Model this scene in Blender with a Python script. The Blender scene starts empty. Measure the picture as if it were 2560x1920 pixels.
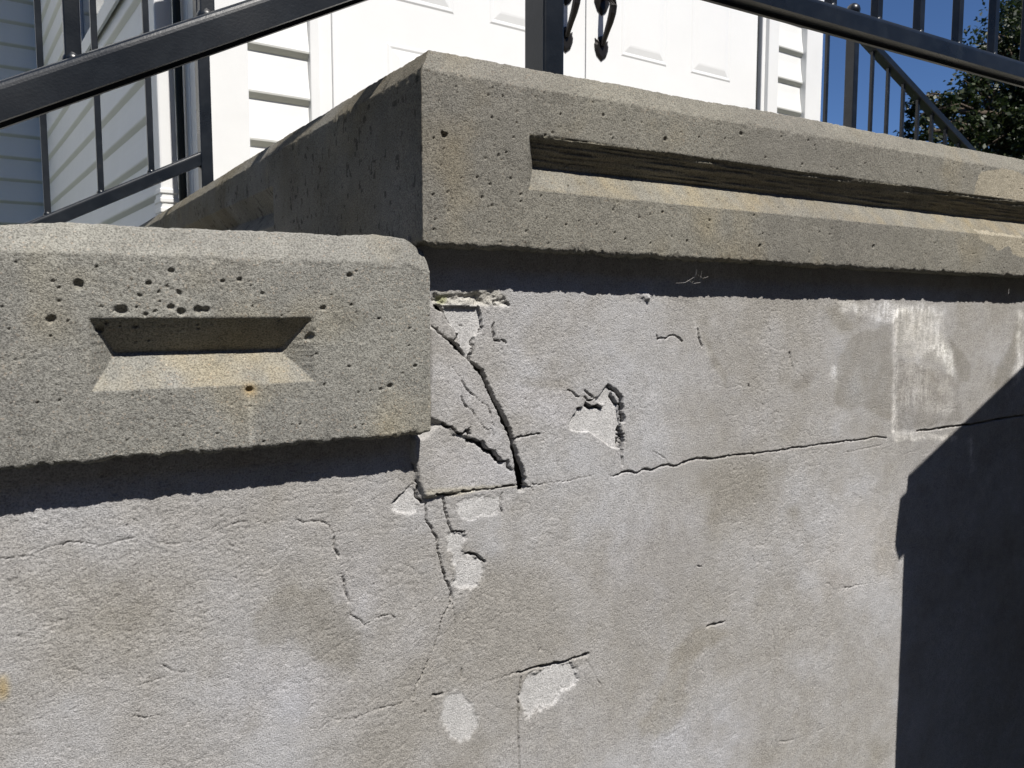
import bpy, bmesh, math, random
import numpy as np
from mathutils import Vector, Matrix
rnd = random.Random(11)
R = math.radians
SC = bpy.context.scene
COL = SC.collection

# ------------------------------------------------------------------ camera, sky, sun, exposure
EYE = 1.40                       # camera height above the ground
FPX, CX, CY, HZ = 2030.0, 1280.0, 960.0, 778.0
HEAD = R(58.5)                   # heading, from the wall's own direction
PITCH = math.atan((CY - HZ) / FPX)
fh = np.array([math.cos(HEAD), math.sin(HEAD), 0]); rt = np.array([math.sin(HEAD), -math.cos(HEAD), 0])
zz = np.array([0, 0, 1.0])
FW = fh * math.cos(PITCH) - zz * math.sin(PITCH)
UP = fh * math.sin(PITCH) + zz * math.cos(PITCH)
cam = bpy.data.cameras.new('camera'); cam_o = bpy.data.objects.new('camera', cam); COL.objects.link(cam_o)
m = Matrix((rt, UP, -FW)).transposed().to_4x4(); m.translation = Vector((0, 0, EYE)); cam_o.matrix_world = m
cam.sensor_width = 36; cam.lens = 36 * FPX / 2560; cam.clip_start = 0.02; cam.clip_end = 2000
cam.dof.use_dof = True; cam.dof.focus_distance = 0.95; cam.dof.aperture_fstop = 26
SC.camera = cam_o

SUN = np.array([0.12, -1.0, 1.55]); SUN /= np.linalg.norm(SUN)
w = bpy.data.worlds.new('World'); SC.world = w; w.use_nodes = True
nt = w.node_tree; bg = nt.nodes['Background']
sky = nt.nodes.new('ShaderNodeTexSky'); sky.sky_type = 'NISHITA'; sky.sun_disc = False
sky.sun_elevation = math.asin(SUN[2]); sky.sun_rotation = math.atan2(SUN[0], SUN[1])
sky.air_density = 0.6; sky.dust_density = 0.0; sky.ozone_density = 10.0; sky.altitude = 0
nt.links.new(sky.outputs[0], bg.inputs[0]); bg.inputs[1].default_value = 0.078
sl = bpy.data.lights.new('sun', 'SUN'); so = bpy.data.objects.new('sun', sl); COL.objects.link(so)
sl.energy = 5.0; sl.angle = R(0.53); sl.color = (1.0, 0.955, 0.89)
so.rotation_euler = Vector(SUN).to_track_quat('Z', 'Y').to_euler(); so.location = (3, -6, 12)
SC.view_settings.view_transform = 'Standard'; SC.view_settings.look = 'None'
SC.view_settings.exposure = 0.40; SC.view_settings.gamma = 1.0
SC.view_settings.use_curve_mapping = False

# ------------------------------------------------------------------ measuring helpers (photo survey -> metres)
def ray(x, y): return FW + (x - CX) / FPX * rt - (y - CY) / FPX * UP
def at_y(x, y, Y):               # a surveyed point on the plane at distance Y in front of the wall
    d = ray(x, y); return d * (Y / d[1])
TH = R(4.0)                      # the church stands 4 degrees off the steps
RC = np.array([math.cos(TH), math.sin(TH), 0]); NC = np.array([-math.sin(TH), math.cos(TH), 0])
def at_r(x, y, r):
    d = ray(x, y); P = d * (r / (d @ RC)); return P @ NC, P[2]

# ------------------------------------------------------------------ tagging
def tag(o, label=None, cat=None, group=None, kind=None):
    if label: o['label'] = label
    if cat: o['category'] = cat
    if group: o['group'] = group
    if kind: o['kind'] = kind
    return o
def link(name, me, mat=None, parent=None):
    o = bpy.data.objects.new(name, me); COL.objects.link(o)
    if mat is not None and me is not None and not me.materials: me.materials.append(mat)
    if parent is not None: o.parent = parent
    return o
def empty(name, loc, rz=0):
    o = bpy.data.objects.new(name, None); COL.objects.link(o); o.location = loc; o.rotation_euler = (0, 0, rz)
    o.empty_display_size = 0.1; return o

# ------------------------------------------------------------------ materials
def mat(name, color=(.5, .5, .5), rough=.6, metal=0, spec=.5):
    M = bpy.data.materials.new(name); M.use_nodes = True
    b = M.node_tree.nodes['Principled BSDF']
    b.inputs['Base Color'].default_value = (*color, 1); b.inputs['Roughness'].default_value = rough
    b.inputs['Metallic'].default_value = metal; b.inputs['Specular IOR Level'].default_value = spec
    return M
def N(M, t, **kw):
    n = M.node_tree.nodes.new(t)
    for k, v in kw.items():
        if k in n.inputs: n.inputs[k].default_value = v
        else: setattr(n, k, v)
    return n
def L(M, a, b): M.node_tree.links.new(a, b)
def coords(M): return N(M, 'ShaderNodeTexCoord').outputs['Object']
def noise(M, vec, scale, detail=4, rough=.6):
    n = N(M, 'ShaderNodeTexNoise'); n.inputs['Scale'].default_value = scale
    n.inputs['Detail'].default_value = detail; n.inputs['Roughness'].default_value = rough
    L(M, vec, n.inputs['Vector']); return n
def ramp(M, fac, stops):
    n = N(M, 'ShaderNodeValToRGB'); e = n.color_ramp.elements
    while len(e) < len(stops): e.new(.5)
    for i, (p, c) in enumerate(stops):
        e[i].position = p; e[i].color = (*c, 1) if len(c) == 3 else c
    L(M, fac, n.inputs[0]); return n
def mixc(M, a, b, fac, mode='MIX'):
    n = N(M, 'ShaderNodeMix', data_type='RGBA', blend_type=mode)
    for s, v in ((6, a), (7, b)):
        if isinstance(v, tuple): n.inputs[s].default_value = (*v, 1)
        else: L(M, v, n.inputs[s])
    if isinstance(fac, (int, float)): n.inputs[0].default_value = fac
    else: L(M, fac, n.inputs[0])
    return n.outputs[2]
def bump(M, h, strength, dist, prev=None):
    n = N(M, 'ShaderNodeBump'); n.inputs['Strength'].default_value = strength; n.inputs['Distance'].default_value = dist
    L(M, h, n.inputs['Height'])
    if prev is not None: L(M, prev, n.inputs['Normal'])
    return n.outputs[0]
def bsdf(M): return M.node_tree.nodes['Principled BSDF']

def concrete(name, speck=.55, stones=True, b1=.0010, b2=.0005):
    M = mat(name, rough=.92, spec=.15); b = bsdf(M); v = coords(M)
    a = N(M, 'ShaderNodeAttribute'); a.attribute_name = 'Col'
    n1 = noise(M, v, 640, 3, .7); n2 = noise(M, v, 1300, 2, .6); n3 = noise(M, v, 60, 5, .6)
    r1 = ramp(M, n1.outputs[0], [(.36, (1 - speck,) * 3), (.5, (1, 1, 1)), (.64, (1 + speck * .6,) * 3)])
    r3 = ramp(M, n3.outputs[0], [(.3, (.9, .9, .9)), (.7, (1.08, 1.08, 1.08))])
    c = mixc(M, a.outputs[0], r1.outputs[0], 1.0, 'MULTIPLY'); c = mixc(M, c, r3.outputs[0], 1.0, 'MULTIPLY')
    if stones:                    # sand and small stones in the cast face
        vo = N(M, 'ShaderNodeTexVoronoi'); vo.inputs['Scale'].default_value = 330; L(M, v, vo.inputs['Vector'])
        sel = ramp(M, vo.outputs['Distance'], [(.22, (1, 1, 1)), (.42, (0, 0, 0))])
        hue = ramp(M, vo.outputs['Color'], [(.0, (.55, .52, .5)), (.3, (1, 1, 1)), (.62, (1.02, 1.0, .97)), (.8, (1.25, 1.05, .92)), (1.0, (1.9, 1.85, 1.8))])
        hm = mixc(M, (1, 1, 1), hue.outputs[0], sel.outputs[0]); c = mixc(M, c, hm, .6, 'MULTIPLY')
    L(M, c, b.inputs['Base Color'])
    nb = bump(M, n1.outputs[0], 1.0, b1); nb = bump(M, n2.outputs[0], 1.0, b2, nb); L(M, nb, b.inputs['Normal'])
    return M
M_STUCCO = concrete('stucco_render', .34, False, .0012, .0007)
M_SLAB = concrete('precast_concrete', .5, True, .0012, .0008)

def paint_black():
    M = mat('black_gloss_paint', (.016, .021, .029), .3, 0, .5); b = bsdf(M); v = coords(M)
    n = noise(M, v, 420, 3, .6); n2 = noise(M, v, 24, 6, .65); n3 = noise(M, v, 7, 3, .5)
    c = ramp(M, n2.outputs[0], [(.46, (.007, .010, .015)), (.64, (.013, .017, .023)), (.71, (.034, .031, .030)), (.77, (.10, .05, .025))])
    L(M, c.outputs[0], b.inputs['Base Color'])
    rr = ramp(M, n3.outputs[0], [(.3, (.24,) * 3), (.7, (.42,) * 3)]); L(M, rr.outputs[0], b.inputs['Roughness'])
    L(M, bump(M, n.outputs[0], .35, .0004), b.inputs['Normal']); return M
M_BLACK = paint_black()
def white(name, col, rough, dirt=.1):
    M = mat(name, col, rough); b = bsdf(M); v = coords(M)
    n = noise(M, v, 5, 6, .6); c = ramp(M, n.outputs[0], [(.35, tuple(x * (1 - dirt) for x in col)), (.65, col)])
    L(M, c.outputs[0], b.inputs['Base Color'])
    n2 = noise(M, v, 90, 2, .5); L(M, bump(M, n2.outputs[0], .15, .0006), b.inputs['Normal']); return M
M_SIDING = white('white_vinyl_siding', (.76, .77, .75), .45)
M_BOARD = white('white_vinyl_board', (.77, .78, .77), .45, .05)
def lap_tint(M):                # greener, darker tone along the lower edge of each board, fading upward
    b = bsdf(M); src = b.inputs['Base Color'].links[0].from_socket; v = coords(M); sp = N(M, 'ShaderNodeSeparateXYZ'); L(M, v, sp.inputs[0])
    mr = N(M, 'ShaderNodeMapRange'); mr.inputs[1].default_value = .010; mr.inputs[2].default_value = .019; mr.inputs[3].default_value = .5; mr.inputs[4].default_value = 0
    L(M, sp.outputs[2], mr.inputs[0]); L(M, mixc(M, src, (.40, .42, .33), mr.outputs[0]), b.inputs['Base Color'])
lap_tint(M_BOARD)
M_TRIM = white('white_painted_trim', (.80, .81, .81), .4, .06)
M_DOOR = white('white_door_paint', (.83, .84, .84), .38, .03)
M_BRONZE = mat('dark_bronze', (.035, .032, .03), .42, .7)
M_DARK = mat('black_rubber_seal', (.012, .016, .016), .7)
def glassm():
    M = mat('window_pane', (.02, .04, .07), .05, 0, .8); return M
M_GLASS = glassm()
def barkm():
    M = mat('bark', rough=.95); b = bsdf(M); v = coords(M)
    n = noise(M, v, 9, 8, .7); c = ramp(M, n.outputs[0], [(.3, (.035, .026, .018)), (.7, (.12, .09, .065))])
    L(M, c.outputs[0], b.inputs['Base Color']); L(M, bump(M, n.outputs[0], 1, .03), b.inputs['Normal']); return M
M_BARK = barkm()
def leafm():
    M = bpy.data.materials.new('leaf'); M.use_nodes = True; b = bsdf(M)
    g = N(M, 'ShaderNodeNewGeometry'); c = ramp(M, g.outputs['Random Per Island'], [(0, (.009, .018, .006)), (.5, (.018, .033, .009)), (.9, (.036, .054, .014)), (1, (.07, .075, .025))])
    L(M, c.outputs[0], b.inputs['Base Color']); b.inputs['Roughness'].default_value = .5
    t = N(M, 'ShaderNodeBsdfTranslucent'); L(M, c.outputs[0], t.inputs['Color'])
    mx = N(M, 'ShaderNodeMixShader'); mx.inputs[0].default_value = .3
    L(M, b.outputs[0], mx.inputs[1]); L(M, t.outputs[0], mx.inputs[2])
    L(M, mx.outputs[0], M.node_tree.nodes['Material Output'].inputs['Surface']); return M
M_LEAF = leafm()
def groundm():
    M = mat('lawn_and_soil', rough=.95); b = bsdf(M); v = coords(M)
    n = noise(M, v, 3, 8, .7); c = ramp(M, n.outputs[0], [(.3, (.035, .05, .018)), (.6, (.06, .08, .028)), (.8, (.10, .09, .06))])
    L(M, c.outputs[0], b.inputs['Base Color']); L(M, bump(M, noise(M, v, 60, 4, .7).outputs[0], 1, .03), b.inputs['Normal']); return M
M_GROUND = groundm()
def asphaltm():
    M = mat('asphalt', rough=.95); b = bsdf(M); v = coords(M)
    n = noise(M, v, 160, 3, .7); c = ramp(M, n.outputs[0], [(.3, (.035, .034, .032)), (.7, (.075, .072, .068))])
    L(M, c.outputs[0], b.inputs['Base Color']); L(M, bump(M, n.outputs[0], 1, .004), b.inputs['Normal']); return M
M_ASPH = asphaltm()
def woodm():
    M = mat('weathered_wood', rough=.85); b = bsdf(M); v = coords(M)
    mp = N(M, 'ShaderNodeMapping'); mp.inputs['Scale'].default_value = (30, 30, 2); L(M, v, mp.inputs[0])
    n = noise(M, mp.outputs[0], 3, 6, .65); c = ramp(M, n.outputs[0], [(.3, (.10, .085, .07)), (.7, (.21, .19, .165))])
    L(M, c.outputs[0], b.inputs['Base Color']); return M
M_WOOD = woodm()
def roofm():
    M = mat('roof_shingle', (.06, .058, .056), .95); return M
M_ROOF = roofm()
M_PLAIN = mat('plain_concrete', (.27, .26, .24), .9)

# ------------------------------------------------------------------ mesh helpers
class MB:
    def __init__(s): s.v = []; s.f = []
    def add(s, vs, fs):
        o = len(s.v); s.v += [tuple(p) for p in vs]; s.f += [tuple(i + o for i in q) for q in fs]
    def box(s, a, b):
        (x0, y0, z0), (x1, y1, z1) = a, b
        s.add([(x0, y0, z0), (x1, y0, z0), (x1, y1, z0), (x0, y1, z0), (x0, y0, z1), (x1, y0, z1), (x1, y1, z1), (x0, y1, z1)],
              [(0, 3, 2, 1), (4, 5, 6, 7), (0, 1, 5, 4), (1, 2, 6, 5), (2, 3, 7, 6), (3, 0, 4, 7)])
    def sweep(s, pts, prof, up=(0, 0, 1), closed=True, cap=True):   # profile (a,b): a sideways, b up
        n = len(prof); base = len(s.v)
        P = [Vector(p) for p in pts]
        for i, p in enumerate(P):
            t = (P[min(i + 1, len(P) - 1)] - P[max(i - 1, 0)]).normalized()
            u = Vector(up)
            if abs(t.dot(u)) > .95: u = Vector((1, 0, 0))
            sd = t.cross(u).normalized(); u2 = sd.cross(t).normalized()
            for a, b in prof: s.v.append(tuple(p + sd * a + u2 * b))
        for i in range(len(P) - 1):
            for j in range(n):
                k = (j + 1) % n
                s.f.append((base + i * n + j, base + i * n + k, base + (i + 1) * n + k, base + (i + 1) * n + j))
        if cap:
            s.f.append(tuple(base + j for j in reversed(range(n)))); s.f.append(tuple(base + (len(P) - 1) * n + j for j in range(n)))
    def tube(s, pts, rad, n=8, cap=True):
        rads = rad if isinstance(rad, (list, tuple)) else [rad] * len(pts)
        base = len(s.v); P = [Vector(p) for p in pts]; ref = Vector((.3, .2, 1)).normalized()
        for i, p in enumerate(P):
            t = (P[min(i + 1, len(P) - 1)] - P[max(i - 1, 0)]).normalized()
            sd = t.cross(ref if abs(t.dot(ref)) < .97 else Vector((1, 0, 0))).normalized(); u2 = sd.cross(t)
            for j in range(n):
                a = 2 * math.pi * j / n; s.v.append(tuple(p + (sd * math.cos(a) + u2 * math.sin(a)) * rads[i]))
        for i in range(len(P) - 1):
            for j in range(n):
                k = (j + 1) % n
                s.f.append((base + i * n + j, base + i * n + k, base + (i + 1) * n + k, base + (i + 1) * n + j))
        if cap:
            s.f.append(tuple(base + j for j in reversed(range(n)))); s.f.append(tuple(base + (len(P) - 1) * n + j for j in range(n)))
    def mesh(s, name, smooth=False, bevel=0):
        me = bpy.data.meshes.new(name); me.from_pydata(s.v, [], s.f)
        bm = bmesh.new(); bm.from_mesh(me); bmesh.ops.recalc_face_normals(bm, faces=bm.faces)
        if bevel:
            es = [e for e in bm.edges if len(e.link_faces) == 2 and e.calc_face_angle(0) > .5]
            bmesh.ops.bevel(bm, geom=es, offset=bevel, segments=2, affect='EDGES', profile=.5, clamp_overlap=True)
        bm.to_mesh(me); bm.free()
        if smooth: me.polygons.foreach_set('use_smooth', [True] * len(me.polygons))
        me.update(); return me
    def build(s, name, M, parent=None, smooth=False, bevel=0):
        return link(name, s.mesh(name, smooth, bevel), M, parent)
def rectprof(wd, h, r=.003):
    a, b = wd / 2, h / 2
    return [(-a + r, -b), (a - r, -b), (a, -b + r), (a, b - r), (a - r, b), (-a + r, b), (-a, b - r), (-a, -b + r)]

# ---- numpy noise
_T = np.random.RandomState(5).rand(16, 256, 256).astype(np.float32)
def vn(x, y, seed=0):
    t = _T[seed % 16]; x = np.asarray(x, np.float32) + 37.7 * seed + 1000; y = np.asarray(y, np.float32) + 91.3 * seed + 1000
    xi = np.floor(x).astype(np.int32); yi = np.floor(y).astype(np.int32); fx = x - xi; fy = y - yi
    fx = fx * fx * (3 - 2 * fx); fy = fy * fy * (3 - 2 * fy)
    x0 = xi & 255; x1 = (xi + 1) & 255; y0 = yi & 255; y1 = (yi + 1) & 255
    a = t[x0, y0] * (1 - fx) + t[x1, y0] * fx; b = t[x0, y1] * (1 - fx) + t[x1, y1] * fx
    return (a * (1 - fy) + b * fy) * 2 - 1
def fbm(x, y, f, octs=4, seed=0, g=.5):
    s = 0; a = 1.0; tot = 0
    for k in range(octs): s = s + a * vn(x * f, y * f, seed + k); tot += a; a *= g; f *= 2.03
    return s / tot
def sstep(a, b, x): t = np.clip((x - a) / (b - a), 0, 1); return t * t * (3 - 2 * t)
def blur(a, k):
    if k < 1: return a
    for _ in range(2):
        for ax in (0, 1):
            p = np.pad(a, [(k + 1, k) if i == ax else (0, 0) for i in (0, 1)], mode='edge'); c = np.cumsum(p, axis=ax)
            n = a.shape[ax]
            hi = np.take(c, range(2 * k + 1, 2 * k + 1 + n), axis=ax); lo = np.take(c, range(0, n), axis=ax); a = (hi - lo) / (2 * k + 1)
    return a
def inpoly(x, y, P):
    r = np.zeros(x.shape, bool); n = len(P)
    for i in range(n):
        x0, y0 = P[i]; x1, y1 = P[(i + 1) % n]
        if y0 == y1: continue
        c = (y0 > y) != (y1 > y); r ^= c & (x < (x1 - x0) * (y - y0) / (y1 - y0) + x0)
    return r

def grid_object(name, V, C, keep, M, parent=None):
    """V (rows, cols, 3), C (rows, cols, 3), keep: faces (rows-1, cols-1) -> one mesh of the kept quads"""
    r, c = V.shape[:2]; idx = np.arange(r * c).reshape(r, c)
    q = np.stack([idx[:-1, :-1], idx[:-1, 1:], idx[1:, 1:], idx[1:, :-1]], -1)[keep]
    used = np.zeros(r * c, bool); used[q.ravel()] = True; mp = np.cumsum(used) - 1; q = mp[q].astype(np.int32)
    vs = V.reshape(-1, 3)[used].astype(np.float32); cs = C.reshape(-1, 3)[used].astype(np.float32)
    me = bpy.data.meshes.new(name); me.vertices.add(len(vs)); me.vertices.foreach_set('co', vs.ravel())
    me.loops.add(q.size); me.loops.foreach_set('vertex_index', q.ravel()); me.polygons.add(len(q))
    me.polygons.foreach_set('loop_start', np.arange(0, q.size, 4, dtype=np.int32))
    me.polygons.foreach_set('use_smooth', np.ones(len(q), bool))
    at = me.attributes.new('Col', 'FLOAT_COLOR', 'POINT')
    at.data.foreach_set('color', np.concatenate([cs, np.ones((len(cs), 1), np.float32)], 1).ravel())
    me.update(calc_edges=True); return link(name, me, M, parent)

# ------------------------------------------------------------------ the ground
mb = MB(); mb.add([(-400, -400, 0), (400, -400, 0), (400, 400, 0), (-400, 400, 0)], [(0, 1, 2, 3)])
tag(mb.build('ground', M_GROUND), kind='structure')
mb = MB(); mb.add([(-9, -6.0, .004), (9, -6.0, .004), (9, .45, .004), (-9, .45, .004)], [(0, 1, 2, 3)])
tag(mb.build('pavement', M_ASPH), kind='structure')

# ------------------------------------------------------------------ main dimensions (metres, heights above eye)
DS, DW = .735, .765              # front of the slabs, face of the wall
ZT, RISE, RUN = .2590, .184, .3615
XL, XR = .3477, 3.03             # landing, left and right end
STEPS = 8

# ------------------------------------------------------------------ the cracked rendered wall
def P(crop, pts):                # survey points: crop = (ox, oy, s); pts (x, y[, width]) -> wall x, z, width
    ox, oy, s = crop; out = []
    for p in pts:
        X = at_y(ox + p[0] / s, oy + p[1] / s, DW); d = X @ FW
        out.append((X[0], X[2], (p[2] if len(p) > 2 else 0) / s * d / FPX))
    return out
A5, A6, A7, A8 = (1000, 560, 2.2413), (1700, 560, 2.2419), (0, 1150, 1.728), (1000, 1150, 1.418)
B1, B2, B3, PX = (1040, 680, 6.9125), (1020, 900, 4.609), (1380, 920, 6.382), (0, 0, 1)
CRACKS = [  # (crop, depth mm, points with widths)
 (B1, 16, [(265,930,8),(340,985,35),(400,1040,35),(470,1110,40),(560,1200,44),(620,1240,80),(680,1300,110),(780,1390,105),(850,1470,60),(930,1540,22)]),
 (B2, 22, [(700,5,14),(740,40,36),(790,95,73),(850,150,87),(890,240,67),(930,340,63),(975,430,65),(1010,520,70),(1060,610,75),(1120,710,78),(1160,800,78),(1195,900,75),(1215,1000,78),(1235,1080,90),(1260,1170,102),(1290,1280,126),(1310,1380,131),(1318,1452,131)]),
 (B1, 15, [(330,600,60),(420,625,90),(470,660,60),(480,690,36),(510,760,26),(535,820,24),(580,890,18),(600,920,10)]),
 (B1, 9, [(640,960,14),(660,1010,16),(690,1060,20),(715,1090,50),(715,1130,50),(690,1180,60)]),
 (B1, 8, [(1155,940,10),(1140,985,12),(1110,1045,10)]), (B1, 9, [(1005,1165,10),(980,1230,22),(995,1300,22),(985,1400,18),(955,1450,20),(948,1500,18)]),
 (B1, 8, [(1350,870,12),(1330,980,24),(1345,1060,24),(1340,1150,22),(1370,1200,22),(1430,1195,14),(1460,1225,14)]), (B1, 5, [(1480,1185,14),(1540,1205,16),(1580,1235,12)]),
 (B1, 4, [(740,890,8),(790,935,12),(860,955,16),(930,1000,10)]), (B1, 6, [(1570,520,30),(1600,580,26)]), (B1, 5, [(1355,510,16),(1370,565,18)]),
 (A5, 5, [(1440,625,5),(1445,645,6),(1480,640,5),(1500,645,6),(1515,630,6),(1545,625,5),(1570,640,7),(1585,655,6)]),
 (B2, 4.5, [(410,0,6),(475,70,10),(520,130,11),(560,190,10),(620,260,10),(640,310,9),(690,360,9),(740,400,8),(790,450,8),(860,510,8),(905,530,9),(925,590,8),(940,650,8),(960,710,7),(990,770,7)]),
 (B2, 3, [(480,0,7),(478,60,7)]),
 (B2, 4.8, [(585,395,6),(610,460,14),(640,530,16),(720,580,14),(740,620,10),(790,680,8),(830,740,8),(870,785,7),(910,800,7),(940,790,6)]),
 (B2, 4, [(745,620,8),(735,680,7),(720,750,8),(690,795,14)]), (B2, 3, [(910,800,6),(912,860,7),(900,900,6)]), (B2, 3, [(965,790,7),(968,900,7),(968,1015,7)]),
 (B2, 11, [(370,710,10),(390,740,16),(430,765,18),(470,765,20),(510,800,18),(520,825,18),(560,845,22),(600,855,16)]),
 (B2, 13, [(620,840,12),(685,800,24),(685,860,28),(670,945,16)]),
 (B2, 16, [(690,915,26),(750,925,52),(800,965,36),(840,965,62),(870,1030,54),(960,1055,46),(1000,1120,54),(1070,1175,42),(1110,1165,22),(1145,1160,20),(1150,1220,28),(1195,1270,14)]),
 (B2, 7, [(310,1550,8),(370,1555,18),(430,1555,18),(550,1545,8)]), (B2, 8, [(630,1500,26),(660,1508,18),(780,1490,8),(960,1490,6),(1060,1465,10),(1110,1455,16),(1260,1445,8),(1420,1462,7)]),
 (B2, 10, [(95,1390,14),(100,1500,16),(110,1590,22),(170,1650,32)]), (B2, 6, [(65,1180,8),(70,1290,14)]), (B2, 3, [(5,1470,5),(70,1430,7)]),
 (B2, 6, [(1235,905,18),(1330,885,14),(1420,865,9),(1530,855,6)]), (B2, 3, [(1430,1465,10),(1435,1505,6)]), (A5, 2.5, [(215,700,3),(240,760,3),(280,800,3)]),
 (B3, 13, [(890,250,20),(960,330,50),(1040,390,62),(1100,470,72),(1120,600,82),(1130,720,92),(1145,840,92)]), (B3, 9, [(960,450,28),(1000,520,32),(1060,590,34)]),
 (B3, 13, [(1085,960,60),(1090,1060,84),(1090,1130,64),(1078,1250,40)]), (B3, 8, [(1145,1060,40),(1125,1250,48),(1120,1400,38),(1130,1560,10)]),
 (B3, 5, [(260,350,15),(340,370,14),(400,450,16),(450,470,15)]), (B3, 6, [(520,460,16),(580,530,22),(640,520,18),(700,480,12)]), (B3, 9, [(550,570,34),(640,630,44),(720,620,54),(790,655,34)]),
 (B3, 7, [(420,670,28),(480,635,22)]), (B3, 6, [(520,360,10),(590,420,22),(660,460,22)]),
 (A5, 3, [(740,1460,3),(800,1455,4),(850,1450,4),(950,1440,4),(1020,1422,4),(1120,1402,4),(1160,1412,4),(1205,1412,5)]),
 (A5, 5.6, [(1205,1412,5),(1240,1400,9),(1280,1388,11),(1330,1392,9),(1370,1372,9),(1420,1378,10),(1470,1358,8),(1510,1350,10),(1540,1360,8),(1590,1340,7),(1640,1325,7),(1681,1312,7)]),
 (A5, 2.5, [(1420,1275,3),(1470,1300,3),(1500,1325,4),(1505,1345,4)]),
 (A6, 5.2, [(0,1345,5),(60,1325,6),(110,1312,8),(145,1312,16),(180,1318,10),(230,1310,7),(290,1300,6),(330,1295,7),(400,1290,6),(470,1278,7),(550,1272,6),(620,1258,8),(700,1250,6),(780,1235,6),(860,1228,8),(940,1215,6),(1040,1205,6),(1100,1192,5),(1155,1200,7)]),
 (A6, 8, [(1330,1162,6),(1400,1155,8),(1500,1138,9),(1600,1128,9),(1660,1118,9),(1760,1100,8),(1930,1072,8)]), (A6, 2, [(920,1280,3),(1010,1265,4),(1150,1235,3)]),
 (A6, 4, [(613,720,6),(620,760,8),(632,800,7)]), (A6, 4, [(388,895,8),(390,912,8)]), (A6, 5, [(100,580,5),(110,640,7),(122,685,7)]),
 (A7, 2.6, [(0,420,3),(80,420,4),(150,405,4),(210,378,4),(300,350,4),(350,352,4),(430,375,5),(480,362,4),(540,340,4),(620,330,3),(670,352,4),(740,365,3),(810,352,3),(880,345,3),(950,300,3),(1020,268,4),(1080,265,3),(1150,270,2)]),
 (A7, 3, [(920,345,3),(1000,370,3),(1030,370,2)]), (A7, 3, [(1270,255,4),(1310,270,5),(1380,260,3),(1420,275,4),(1440,330,4)]),
 (A7, 4.9, [(1440,330,5),(1440,370,7),(1455,400,8),(1458,460,8),(1480,510,8),(1492,560,7),(1500,610,8),(1505,660,6)]), (A7, 3, [(1505,660,5),(1560,690,4),(1575,715,3),(1620,680,3),(1680,665,3),(1710,680,2)]),
 (A7, 1.6, [(1030,290,3),(1035,400,3),(1040,560,3),(1048,700,3),(1045,880,3)]), (A7, 1.5, [(1185,90,3),(1188,220,3)]),
 (A7, 2.2, [(190,720,3),(240,700,4),(290,690,4),(340,690,3)]), (A7, 2, [(550,700,3),(630,695,3),(660,660,3),(690,600,2)]), (A7, 2.2, [(0,755,3),(60,755,4),(140,770,3)]),
 (A7, 2.2, [(270,895,3),(340,905,4),(360,925,4),(440,910,3)]), (A7, 2.2, [(700,880,3),(740,910,4),(810,915,4)]), (A7, 1.6, [(590,975,3),(690,935,3)]), (A7, 2.4, [(580,1100,3),(620,1110,4),(680,1100,3)]),
 (A7, 2.5, [(1340,1160,3),(1380,1158,4),(1440,1120,3),(1520,1115,3),(1600,1085,3),(1700,1055,3),(1790,1045,3)]),
 (A7, 6, [(1838,190,4),(1845,260,5),(1870,310,5),(1890,345,6),(1888,390,5),(1905,450,6),(1925,520,6),(1950,570,7),(1945,630,5)]),
 (A7, 4.5, [(1945,630,4),(1910,690,4),(1895,760,4),(1865,840,4),(1830,910,4),(1805,970,5),(1788,1030,3)]), (A7, 3, [(1845,260,3),(1890,320,4),(1890,345,4)]),
 (A7, 5, [(1915,165,4),(1925,220,5),(1935,270,6),(1950,310,5),(2010,315,7)]), (A7, 7, [(2010,405,6),(2060,410,9),(2095,440,6)]), (A7, 3.5, [(1950,570,4),(1960,640,3),(1970,700,3),(1970,800,2)]),
 (A7, 4, [(1960,400,4),(1965,460,4),(1950,560,4)]), (A7, 5, [(1870,1015,4),(1915,1012,6)]), (A7, 4, [(1835,1085,4),(1850,1108,5)]), (A7, 10, [(1700,187,8),(1712,170,12),(1722,158,6)]), (A7, 4, [(1995,900,5),(1995,940,4)]), (A7, 3, [(1558,870,4),(1545,905,4)]),
 (A5, 4.5, [(145,1570,4),(150,1620,4),(155,1659,4)]), (A5, 5, [(240,1540,5),(250,1590,5),(265,1640,5)]), (A5, 5, [(572,1508,5),(562,1570,6),(570,1620,5)]),
 (A8, 7, [(415,755,5),(470,740,8),(550,722,9),(600,710,8),(640,695,6),(665,688,12)]), (A8, 3, [(300,790,3),(360,772,3),(415,755,4)]), (A8, 5, [(428,770,4),(420,850,4),(415,950,4),(420,1000,4),(420,1092,4)]),
 (A8, 2.5, [(505,655,3),(485,700,3),(475,740,4)]), (A8, 2.5, [(650,700,3),(685,750,3),(710,800,3)]), (A8, 5, [(1090,592,5),(1110,585,6),(1150,575,5)]), (A8, 4, [(1112,572,4),(1108,588,4)]),
 (A8, 1.8, [(1325,600,3),(1330,700,3),(1325,840,3),(1328,960,2)]), (A8, 2, [(1345,998,3),(1390,995,3),(1450,975,3),(1510,950,2)]), (A8, 4, [(1500,438,4),(1525,440,5)]), (A8, 2.5, [(1570,455,3),(1600,450,4),(1690,432,2)]),
 (A8, 4, [(1390,910,4),(1405,880,3)]), (A8, 4, [(1340,850,3),(1337,880,4)]), (A8, 3, [(1060,735,3),(1085,755,3)]), (A8, 3, [(1250,340,3),(1257,358,3)]), (A8, 4, [(220,745,4),(215,775,4)]), (A8, 4, [(90,890,4),(105,910,4)]), (A8, 5, [(1060,376,4),(1070,378,4)]),
]
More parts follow.
